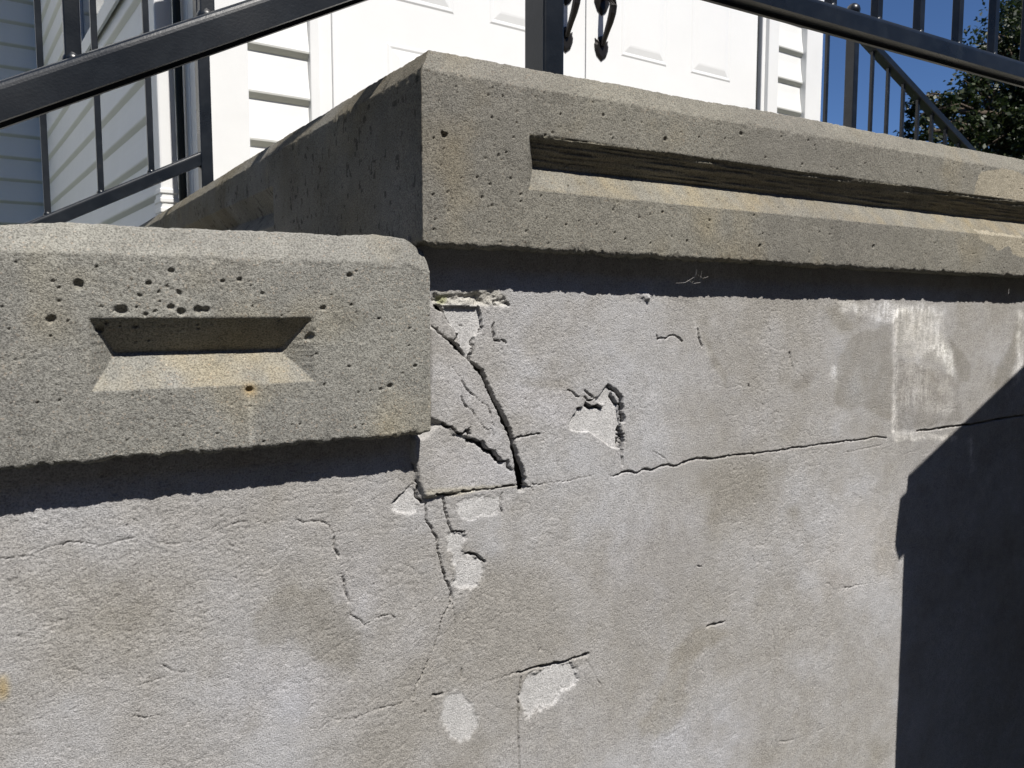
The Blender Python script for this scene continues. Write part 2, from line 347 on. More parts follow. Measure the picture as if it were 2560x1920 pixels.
PATCHES = [  # smoother pale patches where the top coat has come off (crop, mm below the face, polygon, ragged mm)
 (B1, 5, [(480,575),(1090,590),(1120,680),(1145,830),(1145,960),(1110,1040),(1020,1110),(985,1200),(975,1300),(965,1440),(930,1540),(860,1490),(830,1420),(790,1330),(760,1240),(745,1130),(745,1050),(690,1040),(640,950),(590,910),(545,820),(510,740),(500,640)], .5),
 (B3, 4, [(880,260),(940,330),(955,420),(1000,540),(1060,610),(1080,760),(1110,910),(1065,950),(1050,1060),(1065,1160),(1060,1290),(950,1260),(860,1200),(720,1100),(600,1020),(430,1020),(300,990),(280,900),(340,760),(420,680),(545,580),(640,640),(790,660),(840,580),(760,560),(700,510),(740,460),(800,380)], .6),
 (A5, 1.0, [(290,1560),(330,1530),(560,1505),(565,1560),(555,1620),(480,1640),(350,1650),(310,1600)], 3),
 (A7, 2.5, [(1935,290),(2000,318),(2005,360),(1990,400),(2060,415),(2095,450),(2090,510),(2060,555),(1990,565),(1960,540),(1965,450),(1935,390),(1920,340)], 1.5),
 (A7, 1.2, [(1920,1010),(2000,1010),(2060,1080),(2070,1130),(2030,1200),(1980,1215),(1935,1180),(1915,1100)], 1.5),
 (A8, 2.5, [(430,780),(520,735),(630,710),(620,800),(560,820),(550,870),(500,880),(470,900),(445,940),(430,900)], 1.8),
 (A7, 2, [(1690,180),(1720,150),(1790,110),(1806,190),(1806,225),(1670,235)], 1.8),
]
CHUNKS = [  # loose pieces between the cracks
 (B1, [(240,560),(310,585),(345,625),(470,710),(540,820),(590,905),(640,955),(690,1060),(690,1140),(590,1185),(470,1090),(340,970),(240,910)]),
 (PX, [(1070,815),(1085,822),(1121,854),(1138,868),(1162,893),(1175,903),(1195,922),(1210,950),(1230,993),(1250,1032),(1263,1054),(1272,1073),(1279,1095),(1284,1117),(1290,1150),(1285,1175),(1269,1165),(1262,1152),(1252,1155),(1237,1143),(1228,1128),(1209,1123),(1202,1108),(1183,1100),(1168,1095),(1150,1085),(1130,1085),(1119,1069),(1100,1058),(1070,1045)]),
 (PX, [(1026,1094),(1060,1090),(1084,1066),(1100,1062),(1119,1073),(1140,1090),(1168,1100),(1200,1120),(1228,1140),(1252,1160),(1275,1180),(1290,1195),(1299,1213),(1160,1226),(1060,1243),(1044,1210),(1036,1160),(1028,1130)]),
]
STAINS = [  # (crop, polygon, colour multiplier, soft mm, ragged mm)
 (A7, [(1090,640),(1200,560),(1320,540),(1440,560),(1500,660),(1560,740),(1570,860),(1530,920),(1450,900),(1350,830),(1200,780),(1110,790),(1090,720)], (.84,.83,.80), 2.5, 9),
 (A7, [(940,770),(970,830),(930,910),(900,910),(920,840)], (.9,.89,.87), 4, 4),
 (A7, [(1450,330),(1640,400),(1650,600),(1520,660),(1490,520)], (1.08,1.09,1.13), 14, 8), (A7, [(1100,830),(1500,900),(1560,1050),(1300,1150),(1000,1100),(950,950)], (1.08,1.09,1.13), 22, 10),
 (A7, [(0,1080),(150,1090),(200,1200),(180,1340),(0,1340)], (1.08,1.09,1.11), 10, 8), (A7, [(0,925),(30,935),(38,985),(20,1030),(0,1030)], (1.15,.92,.55), 3, 2),
 (A7, [(0,540),(300,420),(800,420),(800,860),(300,900),(0,750)], (.95,.94,.91), 25, 12),
 (A8, [(950,690),(1040,600),(1150,590),(1180,600),(1130,640),(1040,700),(1000,800),(1030,850),(950,970),(850,975),(830,930),(900,860),(940,790)], (.86,.84,.79), 4, 6),
 (A8, [(1090,180),(1140,170),(1140,320),(1100,340),(1085,250)], (.9,.89,.86), 6, 5), (A8, [(1370,170),(1420,150),(1400,220)], (.87,.86,.83), 4, 4), (A8, [(680,240),(740,230),(740,400),(700,500),(680,480)], (.92,.91,.89), 6, 5),
 (A8, [(1180,1092),(1300,1020),(1560,960),(1780,940),(1780,1092)], (.95,.94,.91), 16, 10), (A8, [(760,230),(1080,180),(1080,380),(980,600),(760,620)], (1.04,1.05,1.09), 30, 12), (A8, [(980,900),(1250,880),(1280,1000),(1150,1080),(900,1000)], (1.05,1.06,1.09), 14, 10),
 (A8, [(1520,120),(1760,160),(1770,420),(1500,520),(1420,400),(1520,300)], (1.05,1.03,1.0), 25, 10), (A8, [(1080,40),(1420,0),(1300,130),(1140,180),(1050,130)], (.9,.89,.86), 12, 10),
 (A6, [(890,760),(970,620),(1180,560),(1195,800),(1180,1100),(1000,1020),(930,1040),(865,1000)], (.83,.82,.79), 3, 4), (A6, [(1215,760),(1500,840),(1560,900),(1590,1100),(1225,1160)], (.80,.79,.77), 4, 4),
 (A6, [(1500,620),(1560,700),(1630,780),(1620,880),(1560,900),(1540,760)], (.8,.79,.76), 3, 3), (A6, [(1900,520),(1870,650),(1780,800),(1765,930),(1850,900),(1890,700)], (.8,.79,.76), 3, 4),
 (A6, [(1200,470),(1480,500),(1450,590),(1500,680),(1540,760),(1520,840),(1400,750),(1220,740)], (1.1,1.1,1.08), 3, 4), (A6, [(870,430),(1490,460),(1480,510),(1400,520),(1330,480),(1230,500),(1200,560),(900,490)], (1.3,1.31,1.32), 2, 5),
 (A6, [(1215,470),(1490,500),(1460,600),(1500,690),(1400,740),(1300,700),(1260,640)], (1.24,1.24,1.24), 5, 14), (A6, [(1230,780),(1330,760),(1520,860),(1560,1000),(1500,1100),(1240,1010)], (1.22,1.22,1.22), 6, 6), (A6, [(1410,680),(1480,660),(1530,720),(1550,820),(1520,870),(1490,790),(1440,730)], (1.3,1.31,1.32), 3, 4), (A6, [(1198,480),(1225,480),(1222,800),(1222,1100),(1215,1165),(1185,1165),(1190,1000),(1195,700)], (1.3,1.3,1.3), 1.2, 2),
 (A6, [(1895,480),(1930,480),(1930,850),(1865,920),(1880,700)], (1.32,1.33,1.33), 2, 3), (A6, [(1190,1160),(1330,1165),(1560,1190),(1560,1215),(1350,1205),(1210,1228)], (1.26,1.26,1.25), 1.5, 4),
 (A6, [(60,545),(85,540),(130,640),(190,710),(170,760),(120,680)], (1.24,1.25,1.26), 2, 3), (A6, [(100,560),(200,720),(270,840),(270,930),(190,800),(120,640)], (.86,.85,.82), 3, 3), (A6, [(850,780),(880,790),(890,930),(850,880)], (1.25,1.26,1.27), 2, 3),
 (A6, [(690,830),(780,800),(740,890),(640,940),(620,910)], (.87,.86,.84), 4, 4), (A6, [(800,470),(880,470),(970,560),(960,610),(880,590)], (.87,.86,.83), 4, 4), (A6, [(200,880),(500,1000),(560,1150),(300,1200),(200,1050)], (1.05,1.06,1.09), 16, 10),
 (A6, [(1230,1210),(1500,1210),(1400,1330),(1300,1420),(1230,1330)], (.92,.92,.92), 8, 6), (A6, [(1620,1190),(1650,1190),(1645,1400),(1630,1400)], (1.3,1.3,1.3), 2, 2),
 (B2, [(180,1490),(620,1455),(1250,1440),(1260,1460),(800,1500),(540,1560),(350,1565),(190,1610)], (1.16,1.12,.98), 1, 1.5),
 (B1, [(265,500),(300,380),(400,340),(740,330),(1040,300),(1400,280),(1540,400),(1600,580),(1350,575),(900,565),(500,570),(300,575)], (1.2,1.19,1.12), 1.2, 2), (B1, [(350,430),(560,400),(540,540),(400,560)], (.85,.9,.6), 1.5, 1.5),
 (A5, [(560,915),(700,905),(900,930),(1000,1000),(930,1120),(700,1080),(580,1010)], (1.1,1.1,1.12), 4, 5), (A5, [(640,860),(900,880),(1000,920),(700,905)], (.9,.89,.87), 3, 4),
 (B2, [(330,1000),(1000,1100),(1240,1300),(1240,1420),(330,1480),(150,1400)], (1.1,1.1,1.12), 8, 5), (B2, [(300,100),(700,80),(1000,600),(1150,900),(1000,1000),(600,600)], (1.06,1.06,1.07), 8, 5), (A8, [(1480,400),(1610,390),(1600,450),(1560,460),(1500,440)], (.9,.89,.88), 4, 5),
]
def axis(pts):                   # pts: (position, spacing) knots -> graded positions
    out = [pts[0][0]]
    while out[-1] < pts[-1][0]:
        out.append(out[-1] + float(np.interp(out[-1], [p[0] for p in pts], [p[1] for p in pts])))
    return np.array(out)
wx = axis([(-.14, .0011), (.75, .0011), (.9, .0014), (1.74, .0026)])
wz = axis([(-.94, .0016), (-.5, .0014), (-.34, .00105), (.03, .00105), (.10, .0016)])
def build_wall():
    X, Z = np.meshgrid(wx, wz); X = X.astype(np.float32); Z = Z.astype(np.float32)
    n1 = fbm(X, Z, 240, 3, 1); n2 = fbm(X, Z, 240, 3, 5)
    n3 = fbm(X, Z, 520, 2, 10); n4 = fbm(X, Z, 520, 2, 14); streak = fbm(X * 240, Z * 34, 1, 3, 15)
    m1 = fbm(X, Z, 60, 3, 2); m2 = fbm(X, Z, 60, 3, 7)
    big = fbm(X, Z, 5, 4, 3); mid = fbm(X, Z, 22, 4, 9); bro = fbm(X, Z, 2.2, 3, 11)
    smooth_r = sstep(.95, 1.35, X + .1 * big)                       # trowelled smoother to the right
    grain = fbm(X, Z, 380, 3, 4, .8); grain2 = fbm(X, Z, 120, 3, 13)
    white = np.random.RandomState(3).rand(*X.shape).astype(np.float32) - .5
    pock = np.clip(-fbm(X, Z, 420, 2, 6, .6) - .42, 0, .4)
    H = 1.6 * bro + 1.0 * big + .7 * mid + (.36 * grain + .10 * grain2 + .28 * white - 2.0 * pock) * (1 - .55 * smooth_r) * (.35 + 1.0 * np.clip(1.2 * fbm(X, Z, 6, 4, 8) + .55, 0, 1))
    hole = np.zeros_like(H); mask_p = np.zeros_like(H); parts = np.zeros(H.shape, np.int8)
    H += 1.5 * sstep(.355, .325, X) * sstep(-.115, -.135, Z)        # a little prouder under the step
    H += 3.0 * sstep(.03, .005, Z) * 0
    def win(pts, pad):
        xs = [p[0] for p in pts]; zs = [p[1] for p in pts]
        i0, i1 = np.searchsorted(wz, [min(zs) - pad, max(zs) + pad]); j0, j1 = np.searchsorted(wx, [min(xs) - pad, max(xs) + pad])
        return slice(max(i0, 0), i1), slice(max(j0, 0), j1)
    def polymask(crop, poly, rag, soft, pad=.02):
        pp = P(crop, poly); s = win(pp, pad + soft * .003)
        if X[s].size == 0: return s, None
        fx = X[s] + rag * .001 * (m1[s] * 1.2 + n1[s] * .5); fz = Z[s] + rag * .001 * (m2[s] * 1.2 + n2[s] * .5)
        mk = inpoly(fx, fz, [(p[0], p[1]) for p in pp]).astype(np.float32)
        k = int(round(soft / 1.3)); return s, blur(mk, k) if k else mk
    cre = sstep(.955, .99, 1 - np.abs(fbm(X * 13, Z * 30, 1, 5, 3, .6))) * sstep(.0, .2, fbm(X, Z, 6, 2, 14)) * sstep(.62, .3, X)
    H -= .40 * cre + .38 * sstep(.96, .99, 1 - np.abs(fbm(X * 9, Z * 14, 1, 5, 6, .6))) * sstep(.05, .25, fbm(X, Z, 5, 2, 1))
    # loose chunks: stand proud by different amounts
    for i, (cr, poly) in enumerate(CHUNKS):
        s, mk = polymask(cr, poly, .2, 0); parts[s] = np.where(mk > .5, i + 1, parts[s])
        if i == 0: dh = 1.5
        elif i == 1: dh = 1.5 + 4.5 * sstep(.50, .36, X[s])
        else: dh = .8 + 6.5 * sstep(.43, .335, X[s])
        H[s] += blur(mk, 1) * dh
    # pale patches, set back
    for i, (cr, dep, poly, rag) in enumerate(PATCHES):
        s, mk = polymask(cr, poly, rag, 0); parts[s] = np.where(mk > .5, 10 + i, parts[s])
        if dep < 4:
            mk = sstep(.36, .64, blur(mk, 5) + .30 * m1[s] + .30 * n1[s]).astype(np.float32) * sstep(.02, .25, blur(mk, 5))
        mk2 = mk
        flat = .45 * H[s]
        H[s] = H[s] * (1 - mk2) + mk2 * (flat - dep); mask_p[s] = np.maximum(mask_p[s], blur(mk, 1))
    # rough ledge under the landing slab, lumps along the shaded top
    s, mk = polymask(B1, [(265,500),(300,380),(330,360),(360,430),(480,420),(560,410),(740,380),(820,410),(900,380),(1040,340),(1080,390),(1170,380),(1350,310),(1390,380),(1510,410),(1560,520),(1600,580),(1350,570),(900,560),(500,565),(300,570)], 1.5, 1.3)
    H[s] += mk * (-3.0 + 4.0 * m1[s] + 3.5 * n1[s])
    s, mk = polymask(A5, [(1325,410),(1350,385),(1375,380),(1400,400),(1410,425),(1370,430)], 1, 2); H[s] += mk * (2.5 + 4 * n1[s] + 4 * m1[s])
    # cracks
    for cr, dep, pts in CRACKS:
        pp = P(cr, pts); s = win(pp, .014)
        if X[s].size == 0: continue
        fx = X[s] + .0013 * n1[s] + .0016 * m1[s] + .0006 * n3[s]; fz = Z[s] + .0013 * n2[s] + .0016 * m2[s] + .0006 * n4[s]
        best = np.full(fx.shape, 1.0, np.float32)
        for (x0, z0, w0), (x1, z1, w1) in zip(pp[:-1], pp[1:]):
            dx, dz = x1 - x0, z1 - z0; l2 = dx * dx + dz * dz + 1e-12
            t = np.clip(((fx - x0) * dx + (fz - z0) * dz) / l2, 0, 1)
            d = np.hypot(fx - x0 - t * dx, fz - z0 - t * dz) - .5 * np.maximum(w0 + (w1 - w0) * t, .0005)
            best = np.minimum(best, d)
        g = np.clip((.00040 - best) / .0005, 0, 1)
        if dep < 5: g = g * np.clip(.5 + 1.2 * m2[s] + .5 * n3[s], .0, 1.0) * .8
        if dep >= 6:
            hole[s] = np.maximum(hole[s], np.clip((.0002 - best) / .0004, 0, 1)); dep = min(dep, 8)
        H[s] -= g * dep
    # colour of the render itself
    base = np.array([.400, .390, .380], np.float32); cool = np.array([.455, .455, .465], np.float32); warm = np.array([.345, .330, .306], np.float32)
    t = np.clip(.5 + .95 * fbm(X, Z, 4.2, 6, 12, .6) + .45 * mid + .12 * m1, 0, 1)[..., None]
    C = np.where(t < .5, warm + (base - warm) * (t * 2), base + (cool - base) * (t * 2 - 1))
    for cr, poly, mul, soft, rag in STAINS:
        s, mk = polymask(cr, poly, rag, soft)
        if mk is None: continue
        spot = np.clip(.85 + .8 * m1[s] + .7 * n2[s] + .9 * streak[s], 0, 1.4) if max(mul) > 1.2 else np.clip(1 + .3 * m2[s], 0, 1.15)
        C[s] *= np.exp((mk * spot)[..., None] * np.log(np.array(mul, np.float32)) * (1.5 if max(mul) > 1.2 else 1.25 if cr is A6 else 1.0))
    pale = np.array([.565, .56, .555], np.float32) * (1 + .08 * m1 + .06 * n1)[..., None]
    C = C * (1 - mask_p[..., None] * .92) + pale * (mask_p[..., None] * .92)
    C *= (1 + .05 * grain + .04 * n2)[..., None]
    V = np.stack([X, DW - H * .001, Z + EYE], -1)
    xc = (X[:-1, :-1] + X[1:, 1:]) / 2; zc = (Z[:-1, :-1] + Z[1:, 1:]) / 2
    keep = (zc > -.47 - .307 * (xc + .026)) & ((zc < .075) & ((xc > .335) | (zc < -.105)))
    keep &= np.minimum(np.minimum(hole[:-1, :-1], hole[1:, 1:]), np.minimum(hole[1:, :-1], hole[:-1, 1:])) < .5
    keep &= zc < np.where(xc < .345, -.11, .08)
    top = empty('stucco_wall', (.8, DW, 0)); tag(top, 'cracked grey stucco wall with pale patches under the concrete steps', 'wall')
    Vl = V - np.array([.8, DW, 0])
    pt = parts[:-1, :-1]
    grid_object('render_coat', Vl, C, keep & (pt == 0), M_STUCCO, top)
    for i in range(3): tag(grid_object('cracked_chunk', Vl, C, keep & (pt == i + 1), M_STUCCO, top), ['small wedge of render between two open cracks', 'long tapering piece of render left of the widest crack', 'pale block of render under the jagged crack'][i])
    for i in range(len(PATCHES)): grid_object('bare_patch', Vl, C, keep & (pt == 10 + i), M_STUCCO, top)
    # the rest of the wall, coarser, under every step
    cx_ = np.arange(XL - STEPS * RUN - .12, XR + STEPS * RUN + .13, .02); cz_ = np.arange(-EYE, .1, .02)
    X2, Z2 = np.meshgrid(cx_, cz_); h2 = 1.6 * fbm(X2, Z2, 2.2, 3, 11) + 1.1 * fbm(X2, Z2, 5, 4, 3)
    V2 = np.stack([X2 - .8, (1.2 - h2) * .001, Z2 + EYE], -1)
    C2 = np.broadcast_to(base, V2.shape) * (1 + .12 * fbm(X2, Z2, 5, 4, 12))[..., None]
    xc = X2[:-1, :-1] + .01; zc = Z2[:-1, :-1] + .01
    kl = np.where(xc < .352, np.maximum(1, 1 + np.ceil((.2965 - RUN - xc) / RUN)), 0); kr = np.ceil((xc - XR + .008) / RUN); k = np.maximum(np.maximum(kl, kr), 0)
    ztop = ZT - k * RISE - .1935
    ins = (xc > -.10) & (xc < 1.70) & (zc > -.42 - .307 * (xc + .026)) & (zc < .05)
    grid_object('lower_render', V2, C2, (zc < ztop + .006) & (k <= STEPS) & ~ins, M_STUCCO, top)
build_wall()

# ------------------------------------------------------------------ precast slabs (landing and steps)
def slab_mesh(name, path, segs, zb, zt, fine, fseg, rec, pits, base, seed, tilt=0.0, extra=None, striate=0.0, rec_side=None):
    """path: plan corner points; segs: positions 0..1 along each segment; profile swept round it.
    fseg: index of the decorated front segment, where x (metres) is used for recess and pits"""
    prof = [(.11, zb), (.05, zb), (.02, zb), (.008, zb), (.004, zb + .0003), (.0015, zb + .0015), (.0003, zb + .004)]
    zc = zt - .0255
    for z in np.arange(zb + .004 + fine, zc - .0015, fine): prof.append((0, z))
    prof += [(0, zc - .001), (.0004, zc + .0008)]
    n = max(int(.028 / fine), 3)
    for t in np.linspace(.08, .92, n): prof.append((.0160 * t, zc + (zt - zc) * t))
    prof += [(.0164, zt - .0008), (.019, zt - .0001), (.026, zt), (.06, zt), (.105, zt)]
    prof = np.array(prof); J = len(prof)
    tan = np.gradient(prof, axis=0); tan /= np.linalg.norm(tan, axis=1)[:, None] + 1e-9
    pn = np.stack([-tan[:, 1], tan[:, 0]], 1)                       # outward normal in (inward, z): (-, .)
    K = len(path); pth = [np.array(p, float) for p in path]
    nin = []
    for i in range(K - 1):
        d = pth[i + 1] - pth[i]; d /= np.linalg.norm(d); nin.append(np.array([-d[1], d[0]]))   # inward = left of travel
    inset = []
    for i in range(K):
        a = nin[max(i - 1, 0)]; b = nin[min(i, K - 2)]; inset.append((a + b) / (1 + a @ b))
    cols = []
    for i in range(K - 1):
        for t in segs[i]:
            if i > 0 and t == 0: continue
            cols.append((i, t))
    pos = np.zeros((J, len(cols), 3)); nrm = np.zeros((J, len(cols), 3)); U = np.zeros(len(cols)); S = np.array([c[0] for c in cols])
    for c, (i, t) in enumerate(cols):
        p = pth[i] + (pth[i + 1] - pth[i]) * t; ins_ = inset[i] + (inset[i + 1] - inset[i]) * t if False else None
        A = pth[i][None] + prof[:, :1] * inset[i][None]; B = pth[i + 1][None] + prof[:, :1] * inset[i + 1][None]
        Q = A + (B - A) * t
        pos[:, c, 0] = Q[:, 0]; pos[:, c, 1] = Q[:, 1]; pos[:, c, 2] = prof[:, 1]
        ni = nin[i]
        if t > .9999 and i < K - 2: ni = (nin[i] + nin[i + 1]); ni = ni / np.linalg.norm(ni)
        nrm[:, c, 0] = ni[0] * pn[:, 0]; nrm[:, c, 1] = ni[1] * pn[:, 0]; nrm[:, c, 2] = pn[:, 1]
        U[c] = np.linalg.norm(p - pth[i]) + sum(np.linalg.norm(pth[k + 1] - pth[k]) for k in range(i))
    Ug = np.broadcast_to(U[None], (J, len(cols))); Vg = np.broadcast_to((np.cumsum(np.r_[0, np.linalg.norm(np.diff(prof, axis=0), axis=1)]))[:, None], Ug.shape)
    Xg = pos[..., 0]; Zg = pos[..., 2]; front = np.broadcast_to((S == fseg)[None], Ug.shape)
    Zp = np.broadcast_to(prof[:, 1][:, None], Ug.shape)
    D = .0011 * fbm(Ug, Vg, 9, 3, seed) + .0004 * fbm(Ug, Vg, 70, 3, seed + 1) + .00032 * fbm(Ug, Vg, 330, 2, seed + 2, .7)
    edge = np.exp(-np.abs(Zp - zb) / .0045) + np.exp(-np.abs(Zp - zc) / .004) * .5 + np.exp(-np.abs(Zp - zt) / .004) * .3
    D -= edge * np.maximum(0, fbm(Ug, Vg, 130, 3, seed + 3, .6) + .08) * .0055
    D += (front * 0.0)
    base = np.array(base, np.float32); C = np.broadcast_to(base, pos.shape).copy()
    tn = fbm(Ug, Vg, 7, 4, seed + 4)[..., None]; C *= 1 + .16 * tn * np.array([1.0, 1.0, .8])
    tn2 = fbm(Ug, Vg, 26, 4, seed + 6)[..., None]; C *= 1 + .13 * tn2
    och = np.clip(fbm(Ug, Vg, 14, 3, seed + 7) * 1.6 - .35, 0, 1)[..., None]; C *= 1 + och * (np.array([1.14, 1.07, .93]) - 1)
    C *= 1 + (.03 * sstep(zc - .002, zc + .004, Zp) )[..., None] * np.array([1, .98, .9])
    top_in = None
    if rec:
        x0, x1, z0, z1, el, er, dep = rec; hh = (z1 - z0) / 2
        q = np.minimum(np.minimum((Xg - x0) / el, (x1 - Xg) / er), np.minimum((Zp - z0) / hh, (z1 - Zp) / hh)); q = np.clip(q, 0, 1) * front
        vface = np.minimum((Zp - z0), (z1 - Zp)) / hh <= np.minimum((Xg - x0) / el, (x1 - Xg) / er)
        top_in = (q > .03) & (Zp > (z0 + z1) / 2) & vface; bot_in = (q > 0) & (Zp < (z0 + z1) / 2) & vface; rgt = (q > .03) & ~vface
        D -= q * dep
        if striate: # combed lines left by the form boards
            st = fbm(Xg * 16, Zp * 560, 1, 2, seed + 8, .4) + .35 * fbm(Xg, Zp, 400, 2, seed + 5); D += top_in * st * striate; C *= 1 + (top_in * st * min(striate * 140, .28))[..., None]
        D += rgt * fbm(Xg * 60 + Zp * 20, Zp * 520, 1, 2, seed + 9) * .0007
        oc = bot_in * np.clip(.35 + .9 * fbm(Ug, Vg, 45, 3, seed + 10), 0, 1); C *= 1 + oc[..., None] * (np.array([1.16, 1.08, .94]) - 1)
        if striate: C[top_in] *= np.array([.95, .93, .86])
    if rec_side:
        y0, z0, z1, el, dep = rec_side; hh = (z1 - z0) / 2; Yg = pos[..., 1]
        q = np.clip(np.minimum((Yg - y0) / el, np.minimum((Zp - z0) / hh, (z1 - Zp) / hh)), 0, 1) * (S == 0)[None]; D -= q * dep
    # bug holes
    colx = Xg[J // 2]
    for (px_, pz_, r_, dd) in pits:
        jj = np.where(np.abs(prof[:, 1] - pz_) < r_ * 1.5)[0]; cc = np.where((np.abs(colx - px_) < r_ * 1.5) & (S == fseg))[0]
        if len(jj) == 0 or len(cc) == 0: continue
        j0, j1, c0, c1 = jj[0], jj[-1] + 1, cc[0], cc[-1] + 1
        rr = np.hypot((Xg[j0:j1, c0:c1] - px_), (Zp[j0:j1, c0:c1] - pz_) * 1.08); rr = rr * (1 + .55 * fbm(Xg[j0:j1, c0:c1], Zp[j0:j1, c0:c1], .55 / r_, 3, seed + 11))
        D[j0:j1, c0:c1] -= sstep(r_ * 1.08, r_ * .72, rr) * dd * np.sqrt(np.clip(1 - (rr / r_) ** 2 * .6, 0, 1))
    pos += nrm * D[..., None]
    # crumbled bottom arris
    crumb = np.maximum(0, fbm(Ug, Ug * 0 + 3.3, 48, 4, seed + 12, .6) - .02) * .009 + .0018 * np.maximum(0, fbm(Ug, Ug * 0, 300, 2, seed + 13))
    pos[..., 2] += crumb * np.exp(-np.maximum(Zp - zb, 0) / .005)
    pos[..., 2] += tilt * (Xg - path[fseg][0]) * np.clip((zt - Zp) / (zt - zb), 0, 1)
    pos[..., 2] += .0011 * fbm(Ug, Ug * 0, 6, 3, seed + 14) * sstep(zc, zt, Zp)
    if extra: extra(pos, C, Xg, Zp, front, S, prof)
    pos[..., 2] += EYE
    return pos, C
def slab_object(name, pos, C, M=M_SLAB, origin=(0, 0, 0)):
    J, K = pos.shape[:2]; V = pos - np.array(origin)
    o = grid_object(name, V, C, np.ones((J - 1, K - 1), bool), M)
    o.location = origin
    bm = bmesh.new(); bm.from_mesh(o.data); bm.verts.ensure_lookup_table()       # close top and bottom
    lay = bm.verts.layers.float_color.get('Col')
    for row in (0, J - 1):
        f = bm.faces.new([bm.verts[row * K + c] for c in range(K)]); f.smooth = False
    bm.to_mesh(o.data); bm.free(); return o

def pits_at(lst, D=DS):
    out = []
    for x, y, r in lst:
        p = at_y(x, y, D); out.append((p[0], p[2], r * (p @ FW) / FPX, r * (p @ FW) / FPX * 1.1))
    return out
def random_pits(n, x0, x1, z0, z1, rmin, rmax, seed):
    g = random.Random(seed); out = []
    for _ in range(n):
        r_ = rmin + (rmax - rmin) * g.random() ** 3; out.append((x0 + (x1 - x0) * g.random() ** 1.25, g.uniform(z0, z1), r_, r_ * g.uniform(.8, 1.6)))
    return out
def lin(L_, s0, s1=None, x1=None):   # graded 0..1 positions along a segment of length L_
    s1 = s1 or s0; out = [0.0]
    while out[-1] < L_: out.append(out[-1] + float(np.interp(out[-1], [0, L_], [s0, s1])))
    return [min(v / L_, 1.0) for v in out[:-1]] + [1.0]

# landing: travel from the back along the left side to the front corner, then along the front to the right, then back
def landing():
    yb = 3.3
    L1 = yb - DS
    side = sorted(set([round(1 - v / L1, 6) for v in axis([(0, .0018), (.5, .0025), (1.2, .008), (L1, .02)]) if v < L1] + [0.0, 1.0]))
    LF = XR - XL
    fr = [v / LF for v in axis([(0, .0010), (.35, .0011), (1.25, .0019), (1.35, .012), (LF, .02)]) if v < LF - .004] + [1.0]
    path = [(XL - .030, yb), (XL, DS), (XR, DS), (XR, yb)]
    zb = .064
    pl = pits_at([(1112,338,9),(1106,330,4),(1225,459,4),(1277,445,4),(1230,513,4),(1339,242,3),(1508,287,4),(1380,331,4),(1664,346,6),(1097,251,3),(1361,232,3),(1749,341,4),(1852,333,5),(1813,345,4),(1774,547,4),(1448,550,3),(1626,533,3),(1954,341,3),(2037,362,3),(2093,421,3),(2184,609,5),(1900,609,6),(1231,219,3),(1142,232,3),(1293,277,3),(1220,450,3),(1177,420,2.5),(1246,300,2.5),(1482,255,3),(1527,336,3),(1560,300,2.5),(1615,270,2.5),(2303,430,3),(2410,441,3),(2163,406,3)])
    pl += random_pits(620, XL + .01, 1.55, .07, .228, .0006, .0018, 3)
    pl += random_pits(26, .48, 1.5, .131, .152, .001, .002, 9)
    rec = (.471, XR - .12, .1285, .187, .0205, .0215, .024)
    def extra(pos, C, Xg, Zp, front, S, prof):
        for poly in ([(2452,428),(2510,418),(2565,440),(2575,505),(2500,492),(2432,487),(2440,455)], [(2440,566),(2575,585),(2575,640),(2535,628),(2520,606),(2490,620),(2475,600),(2452,592)]):
            pp = [at_y(x, y, DS) for x, y in poly]
            wob = .006 * fbm(Xg, Zp, 90, 3, 8); mk = inpoly(Xg + wob, Zp + wob * .7, [(p[0], p[2]) for p in pp]) & front
            C[mk] = np.array([.37, .335, .262]) * (1 + .05 * fbm(Xg[mk], Zp[mk], 40, 2, 3))[:, None]
        # chipped front corner
        near = np.exp(-((Xg - XL) ** 2 + (pos[..., 1] - DS) ** 2) / .012 ** 2)
        pos[..., 2] -= near * sstep(.235, .255, Zp) * .004
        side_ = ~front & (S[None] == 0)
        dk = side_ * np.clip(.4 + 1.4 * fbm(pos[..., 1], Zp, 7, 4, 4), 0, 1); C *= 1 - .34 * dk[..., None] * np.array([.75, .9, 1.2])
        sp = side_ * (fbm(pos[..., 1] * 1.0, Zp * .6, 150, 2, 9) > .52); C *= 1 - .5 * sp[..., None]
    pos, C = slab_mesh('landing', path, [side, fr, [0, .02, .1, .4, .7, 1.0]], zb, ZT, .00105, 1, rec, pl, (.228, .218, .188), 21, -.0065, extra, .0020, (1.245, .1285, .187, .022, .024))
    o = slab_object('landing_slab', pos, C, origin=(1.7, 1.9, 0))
    tag(o, 'large precast concrete landing slab with long recessed panel below the church doors', 'slab')
landing()

